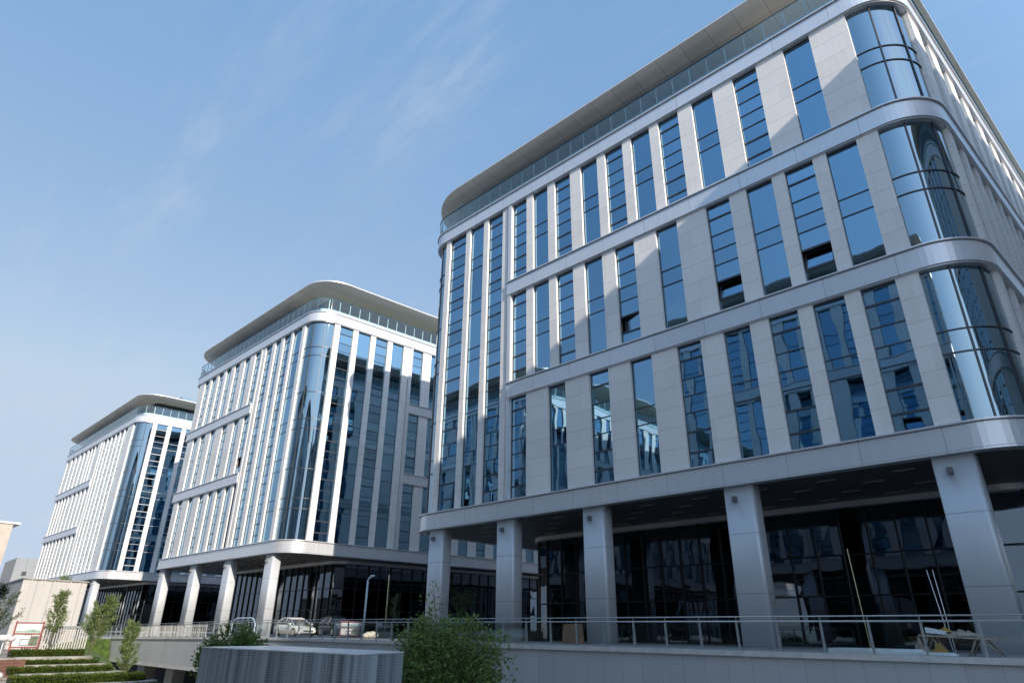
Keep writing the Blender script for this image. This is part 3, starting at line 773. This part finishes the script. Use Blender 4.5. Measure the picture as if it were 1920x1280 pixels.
# terraces at the left, stepping down towards the sunken court
HC = [(-62., -19.3, -14.6, -1.5, .44, -60.4, -1.44, 0), (-55., -20.6, -15.5, -1.82, .31, -53.4, -1.68, .1), (-48., -21.8, -16.6, -1.96, .36, -46.4, -1.82, .1), (-40., -23.2, -17.4, -2.05, .42, -38.3, -1.89, .25), (-33., -23.0, -19.0, -2.15, .44, -31.6, -2.0, .2)]
names = ['topmost hedge row, at the foot of the red framed sign', 'second hedge row from the top, yellowish at its tip', 'middle hedge row of the terraces, beside the brown steps', 'fourth hedge row, ending below the young willow', 'lowest hedge row at the bottom edge of the picture']
b = MB()
for k, (x, ya, yb, z, h, kx, kz, bw) in enumerate(HC):
    b.box(-95+k, kx-.02, ya-12+.1*k, yb+.25, -5.3, z-.004*k)
struct(b.build('terrace', M['earth']))
for k, (x, ya, yb, z, h, kx, kz, bw) in enumerate(HC):
    hedge(names[k], (x, ya, z), (x, yb, z), 1.2, h, 6500, bow=bw, back=1)
    b = MB(); N = 12
    pts = [(kx-.9*max(0, (i/N-.72)/.28)**2, ya+(yb+.35-ya)*i/N) for i in range(N+1)]
    for p, q in zip(pts, pts[1:]):
        b.hexa([(p[0]-.7,p[1],z-.9),(p[0],p[1],z-.9),(q[0],q[1],z-.9),(q[0]-.7,q[1],z-.9),(p[0]-.7,p[1],kz),(p[0],p[1],kz),(q[0],q[1],kz),(q[0]-.7,q[1],kz)])
    tag(b.build('kerb', M['concrete'], None, (kx, (ya+yb)/2, z-.9)), ['pale kerb under the topmost hedge', 'pale kerb under the second hedge row', 'pale kerb under the middle hedge row', 'pale kerb under the fourth hedge row', 'pale kerb under the lowest hedge row'][k], 'kerb', 'kerbs of the terraces')
# brown steps
st = thing('steps', 'rust brown steps climbing beside the hedges at the left edge', 'steps', (-50.5, -21.9, -2.6))
for k in range(6):
    b = MB(); x = -46.+k*-1.5
    b.box(x-1.5, x, -24.3-.0*k, -21.75+.34*k, -3., -2.05+.13*k); b.build('step', M['brown'], st, (-50.5, -21.9, -2.6))
# green bank between terrace and deck wall
b = MB(); P = [(-86, -9.5, -.6), (-81.3, -7.3, -.55), (-80.2, -7.3, -2.5), (-66, -10.5, -3.0), (-68, -13.0, -2.6), (-84, -12.6, -1.2)]
b.tri(P[0], P[1], P[2]); b.tri(P[0], P[2], P[3]); b.tri(P[0], P[3], P[4]); b.tri(P[0], P[4], P[5])
bk = b.build('grass_bank', M['grass']); struct(bk)
for p in bk.data.polygons: pass

# ------------------------------------------------------------------ perforated vent box in front
vb = thing('vent_box', 'large grey perforated metal vent box in the foreground', 'vent box', (-13.9, -23.2, -5.3))
VO = (-13.9, -23.2, -5.3)
pts = [(-16.75, -24.35), (-11.05, -23.93), (-11.75, -22.3), (-17.4, -22.2)]
b = MB(); b.prism(pts, -5.3, .15); b.build('cladding', M['perf'], vb, VO)
b = MB(); cx = sum(p[0] for p in pts)/4; cy = sum(p[1] for p in pts)/4
b.prism([(x+(x-cx)*.004, y+(y-cy)*.012) for x, y in pts], .152, .176); b.build('cap', M['perfcap'], vb, VO)

# ------------------------------------------------------------------ things on the deck
def car(label, loc, rz, paint, suv=False, dusty=False):
    L, Wd, H = (4.6, 1.8, 1.47) if not suv else (4.75, 1.9, 1.72)
    root = thing('parked_car', label, 'car', loc, 'cars parked on the deck'); root.rotation_euler = (0, 0, rz)
    # side profile: lower body stations (x, half width, z bottom, z top)
    def loft(secs, nm, mat, par):
        mb = MB(); rings = []
        for x, hw, zb, zt, tw in secs:
            i = len(mb.v); rings.append(i)
            mb.v += [(x, -hw*.93, zb), (x, -hw, zb+(zt-zb)*.35), (x, -hw*.985, zb+(zt-zb)*.72), (x, -hw*tw, zt), (x, 0, zt+.025), (x, hw*tw, zt), (x, hw*.985, zb+(zt-zb)*.72), (x, hw, zb+(zt-zb)*.35), (x, hw*.93, zb)]
        for i0, i1 in zip(rings, rings[1:]):
            for j in range(9): mb.f.append((i0+j, i1+j, i1+(j+1) % 9, i0+(j+1) % 9)); mb.sm.append(True)
        for r in (rings[0], rings[-1]): mb.f.append(tuple(r+j for j in range(9))); mb.sm.append(False)
        return mb.build(nm, mat, par)
    hw = Wd/2; zb = .2 if not suv else .28; zd = .88 if not suv else 1.02
    body = loft([(-L/2, hw*.80, zb+.18, zd-.12, .85), (-L/2+.12, hw*.9, zb+.05, zd-.0, .88), (-L/2+.7, hw, zb, zd+.05, .9), (-.9, hw, zb, zd+.03, .92), (.4, hw, zb, zd, .92), (1.0, hw, zb, zd-.02, .9), (1.6, hw*.98, zb, zd-.10, .88), (2.05, hw*.92, zb+.05, zd-.2, .85), (L/2-.02, hw*.78, zb+.12, zd-.36, .8)], 'body', paint, root)
    rx = (-2.02, -1.1, -.15, .22, 1.3) if not suv else (-2.2, -1.9, -.2, .45, 1.15)
    def cab(secs, nm, mat, par, g=0):
        mb = MB(); rings = []
        for x, z0_, z1_, w0, w1 in secs:
            i = len(mb.v); rings.append(i); mb.v += [(x, -w0, z0_), (x, -w1, z1_), (x, w1, z1_), (x, w0, z0_)]
        for i0, i1 in zip(rings, rings[1:]):
            for j in range(4): mb.f.append((i0+j, i1+j, i1+(j+1) % 4, i0+(j+1) % 4)); mb.sm.append(False)
        for r in (rings[0], rings[-1]): mb.f.append(tuple(r+j for j in range(4))); mb.sm.append(False)
        return mb.build(nm, mat, par)
    gz = zd-.02
    cab([(rx[0], gz, gz+.02, hw*.86, hw*.8), (rx[1], gz, H-.06, hw*.9, hw*.70), (rx[2], gz, H-.02, hw*.92, hw*.72), (rx[3], gz, H-.09, hw*.92, hw*.72), (rx[4], gz-.03, gz-.01, hw*.88, hw*.84)], 'window', M['carg'], root)
    cab([(rx[1]-.10, H-.09, H-.05, hw*.70, hw*.66), (rx[1]+.2, H-.05, H, hw*.72, hw*.66), (rx[2], H-.03, H+.02, hw*.735, hw*.68), (rx[3]+.05, H-.12, H-.06, hw*.735, hw*.68)], 'roof', paint, root)
    for sy in (-1, 1):
        pl = MB()
        for (xa, za, xb, zb_) in ((rx[4]+.02, gz, rx[3]+.03, H-.10), (-.25, gz, -.18, H-.05), (rx[0]-.02, gz, rx[1]-.06, H-.07)):
            pl.tube([(xa, sy*hw*.90, za), (xb, sy*hw*.725, zb_)], .03, 6)
        pl.build('pillar', paint, root)
        m_ = MB(); m_.sphere((.95, sy*(hw+.1), zd+.08), .13, .8, 1., .65, 10, 7); m_.build('mirror', paint, root)
        h_ = MB(); h_.sphere((L/2-.27, sy*hw*.66, zd-.27), .17, 1.2, 1.2, .5, 10, 7); h_.build('headlight', M['lightbar'] if not suv else M['lframe'], root)
        for wx in (-1.32, 1.38):
            R_ = .33 if not suv else .37
            t = MB(); t.tube([(wx, sy*(hw-.2), R_), (wx, sy*(hw+.012), R_)], R_, 20); wo = t.build('wheel', M['tyre'], root)
            t = MB(); t.tube([(wx, sy*(hw-.02), R_), (wx, sy*(hw+.025), R_)], R_*.66, 16); t.build('rim', M['dust'] if dusty else M['rim'], wo)
        if dusty:
            t = MB(); t.box(-.95, 1.0, sy*hw*.99-.012, sy*hw*.99+.012, zb+.02, zb+.22); t.build('sill', M['dust'], root)
    g = MB(); g.box(L/2-.10, L/2+.015, -hw*.5, hw*.5, zd-.5, zd-.40); g.build('grille', M['dark'], root)
    g = MB(); g.box(L/2-.20, L/2-.03, -hw*.68, hw*.68, zb+.14, zb+.26); g.build('bumper_vent', M['dark'], root)
    return root
car('white sedan with dusty sides parked behind the deck railing', (-55.4, -.8, 0), math.radians(0), M['carw'], dusty=True)
car('dark sport utility car parked behind the white sedan', (-57.6, 4.6, 0), math.radians(-8), M['cark'], suv=True)

def info_board(label, loc, rz, w, h):
    root = thing('info_board', label, 'sign board', loc, 'red framed sign boards'); root.rotation_euler = (0, 0, rz)
    q = .025*h
    for sx in (-1, 1):
        b = MB(); b.hexa([(sx*w/2-q,-q,0),(sx*w/2+q,-q,0),(sx*w/2+q,q,0),(sx*w/2-q,q,0),(sx*w/2-q,-q,h*1.05),(sx*w/2+q,-q,h*1.05),(sx*w/2+q,q,h*1.05),(sx*w/2-q,q,h*1.05)]); b.build('post', M['redp'], root)
    for z in (h-.02, h*.62, h*.17):
        b = MB(); b.box(-w/2+.07, w/2-.07, -.05, .05, z-h*.022, z+h*.022); b.build('rail', M['redp'], root)
    b = MB(); b.box(-w/2+.07, w/2-.07, -.03, .03, h*.66, h*.96); hd = b.build('header_panel', M['whitep'], root)
    for col, za, zb, nm in (((.12,.30,.25), .67, .72, 'green_band'), ((.45,.40,.18), .72, .755, 'ochre_band')):
        pass
    b = MB()
    for k in range(24):     # rolling landscape band printed on the header
        x0 = -w/2+.1+(w-.2)*k/24; x1 = -w/2+.1+(w-.2)*(k+1)/24
        f = lambda x: h*(.735+.03*math.sin(x*3.1+.6)+.015*math.sin(x*7))
        b.quad((x0,-.034,h*.67),(x1,-.034,h*.67),(x1,-.034,f(x1)),(x0,-.034,f(x0)))
    b.build('landscape_print', simple('sage_print', (.20,.34,.26), .6, 0, .25, 2.), hd)
    b = MB(); b.box(-w/2+.07, w/2-.07, -.03, .03, h*.20, h*.57); bp = b.build('map_panel', M['whitep'], root)
    b = MB(); b.box(w*.14, w/2-.09, -.036, -.031, h*.22, h*.55); b.build('dark_print', simple('olive_print', (.10,.12,.08), .6, 0, .3, 3.), bp)
    b = MB(); x0, x1, z0_, z1_ = -w*.2, w*.13, h*.22, h*.44
    for (a, c, e, f) in ((x0,x1,z0_,z0_+.05),(x0,x1,z1_-.05,z1_),(x0,x0+.05,z0_+.05,z1_-.05),(x1-.05,x1,z0_+.05,z1_-.05)): b.box(a, c, -.036, -.031, e, f)
    b.build('plan_outline', M['dark'], bp)
    return root
info_board('red framed information board on the terrace at the left edge', (-71.6, -16.7, -1.45), math.radians(72), 1.95, 2.3)
info_board('red framed information board standing on the deck right of the dark car', (-49.1, .6, -.05), math.radians(55), 1.5, 1.25)

def sculpture(label, loc, s, mat, group, post=True):
    root = thing('cloud_sculpture', label, 'sculpture', loc, group)
    b = MB()
    for (x, y, z, r) in ((0,0,0,.5), (.0,.62,-.05,.42), (.0,-.6,-.08,.40), (.05,.28,.18,.38), (0,-.28,.12,.36)): b.sphere((x*s, y*s, (z+1.)*s if post else (z*.8+.38)*s), r*s, 1, 1, .72, 18, 12)
    b.build('cloud', mat, root)
    if post:
        b = MB(); b.tube([(0,0,-1.2*s),(0,0,.9*s)], .05*s, 8); b.build('post', M['post'], root)
    return root
sculpture('white cloud shaped sculpture left of the red framed sign', (-66., -19.25, -1.0), .7, M['whitep'], 'white cloud sculptures')
sculpture('white cloud shaped sculpture low at the left edge beside the steps', (-41.5, -23.95, -2.2), .62, M['whitep'], 'white cloud sculptures')
sculpture('cream cloud shaped sculpture on the deck behind the railing', (-41.8, -2.4, 0.), .62, M['stonew'], 'white cloud sculptures', False)
hedge('low dark hedge on the deck beside the white car', (-52., 2.2, 0), (-40., 3.2, 0), 1.2, .42, 2200, group='hedges on the deck', lm=M['leafD'])
hedge('low hedge on the deck behind the first grey column', (-44., 4.8, 0), (-33., 4.9, 0), 1.2, .6, 2200, group='hedges on the deck', lm=M['leafD'])

lp_ = thing('lamp_post', 'slim pale blue lamp post in front of the dark lobby glass', 'lamp post', (-51.3, 3.4, 0))
b = MB(); b.tube([(-51.3,3.4,0),(-51.3,3.4,4.6)], .085, 10); b.build('pole', M['lampblue'], lp_, (-51.3,3.4,0))
b = MB(); b.tube([(-51.3,3.4,4.55),(-51.1,3.35,4.72),(-50.1,3.0,4.86)], .07, 8); b.build('arm', M['lampblue'], lp_, (-51.3,3.4,0))
b = MB(); b.sphere((-50.0, 2.95, 4.85), .2, 1.5, .8, .4, 12, 8); b.build('lamp_head', M['lampblue'], lp_, (-51.3,3.4,0))
b = MB(); b.tube([(-49.3,4.2,0),(-49.3,4.2,5.0)], .045, 8); tag(b.build('flag_pole', M['yellow'], None, (-49.3,4.2,0)), 'thin straw coloured pole beside the lamp post', 'pole')

b = MB(); b.hexa([(-24.95,-1.5,0),(-23.6,-1.3,0),(-23.58,-1.28,0),(-24.93,-1.47,0),(-25.25,-1.0,.98),(-24.1,-.8,1.0),(-24.08,-.77,1.0),(-25.23,-.97,.98)])
tag(b.build('cardboard_sheet', M['card'], None, (-24.4,-1.3,0)), 'brown sheet of board leaning by the third column', 'board')
for k, (xa, xb, ya, yb, za, zb, lb) in enumerate(((-9.0,-6.35,-6.6,-5.4,.03,.17,'long white foam board lying behind the railing, left of the debris table'), (-6.9,-5.35,-6.7,-5.9,.03,.10,'short white foam board lying nearest the debris table'))):
    b = MB(); b.hexa([(xa,ya,za),(xb,ya-.05,za),(xb,yb,za),(xa,yb+.05,za),(xa,ya,zb),(xb-.12,ya-.05,zb),(xb-.12,yb,zb),(xa,yb+.05,zb)])
    tag(b.build('foam_board', M['foam'], None, ((xa+xb)/2, (ya+yb)/2, za)), lb, 'board', 'white foam boards on the deck')
# trestle table with debris
tb = thing('trestle_table', 'rough trestle table of weathered boards at the foot of the right column', 'table', (-5.55, -4.0, 0)); TO = (-5.55, -4.0, 0)
b = MB(); b.hexa([(-6.75,-4.35,.56),(-4.55,-4.35,.46),(-4.5,-3.55,.46),(-6.7,-3.55,.56),(-6.75,-4.35,.62),(-4.55,-4.35,.52),(-4.5,-3.55,.52),(-6.7,-3.55,.62)]); b.build('top', M['wood'], tb, TO)
for xa, xb in ((-6.5,-6.75),(-6.4,-6.1),(-5.1,-5.4),(-5.0,-4.55)):
    for y in (-4.25, -3.65):
        b = MB(); b.tube([(xa,y,.55),(xb,y,0)], .03, 6); b.build('leg', M['wood'], tb, TO)
def rag(name, label, cat, c, sx, sy, sz, mat, seed):
    random.seed(seed); b = MB(); n = 12
    gz = [[random.uniform(0,1)*math.sin(PI*i/n)*math.sin(PI*j/n) for j in range(n+1)] for i in range(n+1)]
    def P(i, j): return (c[0]+(i/n-.5)*sx+random.gauss(0,0), c[1]+(j/n-.5)*sy, c[2]+gz[i][j]*sz+.006)
    for i in range(n):
        for j in range(n): b.quad(P(i,j), P(i+1,j), P(i+1,j+1), P(i,j+1))
    for i in range(n):
        b.quad(P(i,0), P(i+1,0), (P(i+1,0)[0], P(i+1,0)[1], c[2]), (P(i,0)[0], P(i,0)[1], c[2])); b.quad(P(i,n), P(i+1,n), (P(i+1,n)[0], P(i+1,n)[1], c[2]), (P(i,n)[0], P(i,n)[1], c[2]))
        b.quad(P(0,i), P(0,i+1), (P(0,i+1)[0], P(0,i+1)[1], c[2]), (P(0,i)[0], P(0,i)[1], c[2])); b.quad(P(n,i), P(n,i+1), (P(n,i+1)[0], P(n,i+1)[1], c[2]), (P(n,i)[0], P(n,i)[1], c[2]))
    b.quad((c[0]-sx/2,c[1]-sy/2,c[2]),(c[0]+sx/2,c[1]-sy/2,c[2]),(c[0]+sx/2,c[1]+sy/2,c[2]),(c[0]-sx/2,c[1]+sy/2,c[2]))
    return tag(b.build(name, mat, None, c), label, cat)
rag('tarpaulin', 'crumpled grey sheet heaped on the trestle table', 'sheet', (-5.6,-3.98,.575), 1.5, .6, .22, M['wood'], 3)
rag('sack', 'ochre sack crumpled on top of the trestle table', 'sack', (-6.0,-4.02,.70), .38, .35, .2, M['ochre'], 4)
rag('sack', 'ochre sack on the ground below the trestle table', 'sack', (-6.1,-4.9,.0), .55, .4, .42, M['ochre'], 5)
rag('debris_heap', 'grey heap of rubble left of the trestle table', 'rubble', (-6.75,-4.3,0), .55, .5, .6, M['wood'], 6)
b = MB(); b.hexa([(-6.55,-4.2,.66),(-5.95,-4.3,.62),(-5.93,-4.1,.62),(-6.53,-4.0,.66),(-6.55,-4.2,.84),(-5.95,-4.3,.72),(-5.93,-4.1,.72),(-6.53,-4.0,.84)])
tag(b.build('foam_block', M['foam'], None, (-6.2,-4.15,.62)), 'white foam block on the trestle table', 'block')
for k, (x, y, z, x2, y2, mt, lb) in enumerate(((-9.55,-1.0,3.9,-9.2,-1.6,'yellow','straight pale yellow pole leaning before the dark lobby, right of the fourth column'), (-6.75,-1.2,2.9,-6.35,-1.9,'post','thin grey pole leaning behind the trestle table, the left of the two'), (-6.55,-1.2,2.9,-6.28,-1.9,'post','thin grey pole leaning behind the trestle table, the right of the two'))):
    b = MB(); b.tube([(x2,y2,0),(x,y,z)], .02 if k == 0 else .014, 6)
    tag(b.build('leaning_pole', M[mt], None, (x2,y2,0)), lb, 'pole', None if k == 0 else 'grey poles behind the table')

# ------------------------------------------------------------------ left background
pav = thing('pavilion', 'low pale ribbed concrete pavilion in front of the farthest block', 'pavilion', (-88, -12, -.6)); PO = (-88, -12, -.6)
A0 = Vector((-83.46, -15.97)); A1 = Vector((-84.26, -10.01)); AL = Vector((-101.78, -14.77))
e1 = (A1-A0); e2 = (AL-A0); A2 = A1+e2
b = MB(); b.prism([tuple(A0), tuple(A1), tuple(A2), tuple(AL)], -2.5, 4.9); b.build('wall', M['rib'], pav, PO)
b = MB()
for k in range(5):
    t = (k+.5)/5; c = A0+e1*t
    for q in (-.16, .16): b.box(c.x-.0, c.x+.09, c.y+q-.05, c.y+q+.05, -2.5, 4.9)
b.build('rib', M['rib'], pav, PO)
b = MB(); b.prism([tuple(A0+Vector((.14,-.1))), tuple(A1+Vector((.14,.1))), tuple(A2), tuple(AL+Vector((0,-.1)))], 4.902, 5.03); b.build('coping', M['concrete'], pav, PO)
bush('roof_plant', 'small tuft of green on the pavilion roof edge', 'plant', (-90., -10.9, 5.03), .7, .8, .6, 20, 500, .16, M['leafB'])
fn = thing('slat_fence', 'pale vertical slat fence with a grey cap before the pavilion', 'fence', (-74, -13.6, -1.2)); FO = (-74, -13.6, -1.2)
b = MB()
ya, yb = -16.4, -11.5
for k in range(24):
    y = ya+(yb-ya)*k/23; x = -73.6-.5*k/23
    b.box(x-.05, x+.05, y-.055, y+.055, -1.45, .42)
b.build('slats', M['fence'], fn, FO)
b = MB(); b.hexa([(-73.7,ya-.1,.42),(-73.45,ya-.1,.42),(-73.95,yb+.1,.42),(-74.2,yb+.1,.42),(-73.7,ya-.1,.62),(-73.45,ya-.1,.62),(-73.95,yb+.1,.62),(-74.2,yb+.1,.62)]); b.build('cap', M['deckpost'], fn, FO)
gt = thing('gate_frame', 'white post and beam frame at the left edge beside the dark tree', 'frame', (-78, -20.2, -.9)); GO = (-78, -20.2, -.9)
for y in (-19.0, -20.4): 
    b = MB(); b.box(-78.1, -77.9, y-.09, y+.09, -1.5, 1.9); b.build('post', M['whitep'], gt, GO)
b = MB(); b.box(-78.12, -77.88, -21.6, -18.9, 1.9, 2.12); b.build('beam', M['whitep'], gt, GO)
tw2 = thing('apartment_tower', 'cream tower block cut off by the left edge of the picture', 'tower block', (-262, 2, -5)); TWO = (-262, 2, -5)
b = MB(); b.box(-275, -255, -12, 8.6, -5, 29.5); b.build('wall', M['beige'], tw2, TWO)
b = MB(); b.box(-275.4, -254.6, -12.4, 10.4, 29.51, 30.1); b.build('roof', M['whitep'], tw2, TWO)
for k in range(3):
    b = MB(); b.box(-254.99, -254.9, 6.0, 7.2, 18-k*4.2, 20.4-k*4.2); b.build('window', M['frame'], tw2, TWO)
gb = thing('office_slab', 'plain grey slab block behind the far end of the farthest office block', 'building', (-222, 16, -5)); GB = (-222, 16, -5)
b = MB(); b.prism([(-216.5, 5.6), (-214, 24), (-236, 26), (-236, 6.5)], -5, 16.9); b.build('wall', M['greyb'], gb, GB)
b = MB()
for k in range(3):
    for q in range(4): b.box(-216.2+q*.45, -216.1+q*.45, 7.5+q*3.3, 8.6+q*3.3, 12.6-k*4, 13.6-k*4)
b.build('window', M['frame'], gb, GB)
for z0_, z1_, lb in ((12.4, 11.5, 'lower of the two thin overhead cables crossing the sky at the left edge'), (15.2, 14.6, 'upper of the two thin overhead cables crossing the sky at the left edge')):
    wr = MB(); wr.tube([(-280, -40, z0_+1), (-260, -10, z0_), (-250, 5, z1_), (-245, 30, z1_+.4)], .06, 5)
    tag(wr.build('power_line', M['wire'], None, (-260, -10, z0_)), lb, 'cable', 'overhead cables')

# ------------------------------------------------------------------ camera
cam = bpy.data.cameras.new('Camera'); co = bpy.data.objects.new('Camera', cam); COL.objects.link(co); S.camera = co
yaw, pit, roll = 0.772572524, 0.423624038, 0.0106894447
f = Vector((-math.sin(yaw)*math.cos(pit), math.cos(yaw)*math.cos(pit), math.sin(pit)))
r0 = Vector((math.cos(yaw), math.sin(yaw), 0)); u0 = r0.cross(f)
r = r0*math.cos(roll)+u0*math.sin(roll); u = -r0*math.sin(roll)+u0*math.cos(roll)
co.matrix_world = Matrix(((r.x, u.x, -f.x, 0), (r.y, u.y, -f.y, -31.2714), (r.z, u.z, -f.z, -8.07518+Z0), (0, 0, 0, 1)))
cam.sensor_width = 36; cam.lens = 1203.6854/1920*36; cam.clip_end = 5000; cam.clip_start = .1

# ------------------------------------------------------------------ light
EL = math.atan(.485/1.028); AZ = math.radians(103.5)
sv = Vector((math.sin(AZ)*math.cos(EL), math.cos(AZ)*math.cos(EL), math.sin(EL)))
sl = bpy.data.lights.new('Sun', 'SUN'); sl.energy = 3.2; sl.angle = math.radians(.53); sl.color = (1., .885, .755)
so = bpy.data.objects.new('Sun', sl); COL.objects.link(so); so.rotation_euler = (-sv).to_track_quat('-Z', 'Y').to_euler()
w = bpy.data.worlds.new('World'); S.world = w; w.use_nodes = True
n, l = w.node_tree.nodes, w.node_tree.links
sky = n.new('ShaderNodeTexSky'); sky.sky_type = 'NISHITA'; sky.sun_disc = False; sky.sun_elevation = EL; sky.sun_rotation = AZ
sky.air_density = 1.0; sky.dust_density = .35; sky.ozone_density = 2.4; sky.altitude = 50
mn = n.new('ShaderNodeVectorMath'); mn.operation = 'MINIMUM'; l.new(sky.outputs[0], mn.inputs[0]); mn.inputs[1].default_value = (2.2, 3.5, 5.0)
tn = n.new('ShaderNodeVectorMath'); tn.operation = 'MULTIPLY_ADD'; l.new(mn.outputs[0], tn.inputs[0]); tn.inputs[1].default_value = (.66, .345, .15); tn.inputs[2].default_value = (.33, .96, 1.95)   # thin even summer haze over the clear sky
g = n.new('ShaderNodeTexCoord'); sp = n.new('ShaderNodeSeparateXYZ'); l.new(g.outputs['Generated'], sp.inputs[0])
zc = math_node(n, l, 'ADD', math_node(n, l, 'MAXIMUM', sp.outputs[2], 0.), .12)
cb = n.new('ShaderNodeCombineXYZ'); l.new(math_node(n, l, 'DIVIDE', sp.outputs[0], zc), cb.inputs[0]); l.new(math_node(n, l, 'DIVIDE', sp.outputs[1], zc), cb.inputs[1])
mp = n.new('ShaderNodeMapping'); mp.inputs['Rotation'].default_value = (0, 0, math.radians(35)); mp.inputs['Scale'].default_value = (.8, 3.4, 1); l.new(cb.outputs[0], mp.inputs[0])
t1 = n.new('ShaderNodeTexNoise'); t1.inputs['Scale'].default_value = 1.5; t1.inputs['Detail'].default_value = 10; t1.inputs['Roughness'].default_value = .68; t1.inputs['Distortion'].default_value = .15; l.new(mp.outputs[0], t1.inputs['Vector'])
r1 = n.new('ShaderNodeMapRange'); r1.interpolation_type = 'SMOOTHSTEP'; r1.inputs[1].default_value = .46; r1.inputs[2].default_value = .82; r1.inputs[3].default_value = 0; r1.inputs[4].default_value = 1.
t3 = n.new('ShaderNodeTexNoise'); t3.inputs['Scale'].default_value = 1.7; t3.inputs['Detail'].default_value = 3; l.new(cb.outputs[0], t3.inputs['Vector'])
r3 = n.new('ShaderNodeMapRange'); r3.interpolation_type = 'SMOOTHSTEP'; r3.inputs[1].default_value = .42; r3.inputs[2].default_value = .68; r3.inputs[3].default_value = .06; r3.inputs[4].default_value = .5; l.new(t3.outputs['Fac'], r3.inputs[0])
l.new(t1.outputs['Fac'], r1.inputs[0])
mx = n.new('ShaderNodeMix'); mx.data_type = 'RGBA'; l.new(math_node(n, l, 'MULTIPLY', r1.outputs[0], r3.outputs[0]), mx.inputs[0]); dt = n.new('ShaderNodeVectorMath'); dt.operation = 'DOT_PRODUCT'; l.new(g.outputs['Generated'], dt.inputs[0]); dt.inputs[1].default_value = sv   # brighter air towards the sun
gain = math_node(n, l, 'ADD', 1., math_node(n, l, 'MULTIPLY', math_node(n, l, 'MAXIMUM', dt.outputs['Value'], 0.), 1.2))
sc_ = n.new('ShaderNodeVectorMath'); sc_.operation = 'SCALE'; l.new(tn.outputs[0], sc_.inputs[0]); l.new(gain, sc_.inputs['Scale'])
l.new(sc_.outputs[0], mx.inputs[6]); mx.inputs[7].default_value = (2.3, 2.5, 2.7, 1)
l.new(mx.outputs[2], n['Background'].inputs[0]); n['Background'].inputs[1].default_value = .15
S.view_settings.view_transform = 'Standard'; S.view_settings.look = 'None'; S.view_settings.exposure = 1.0; S.view_settings.gamma = 1
S.render.engine = 'CYCLES'; S.cycles.max_bounces = 8; S.cycles.use_denoising = True
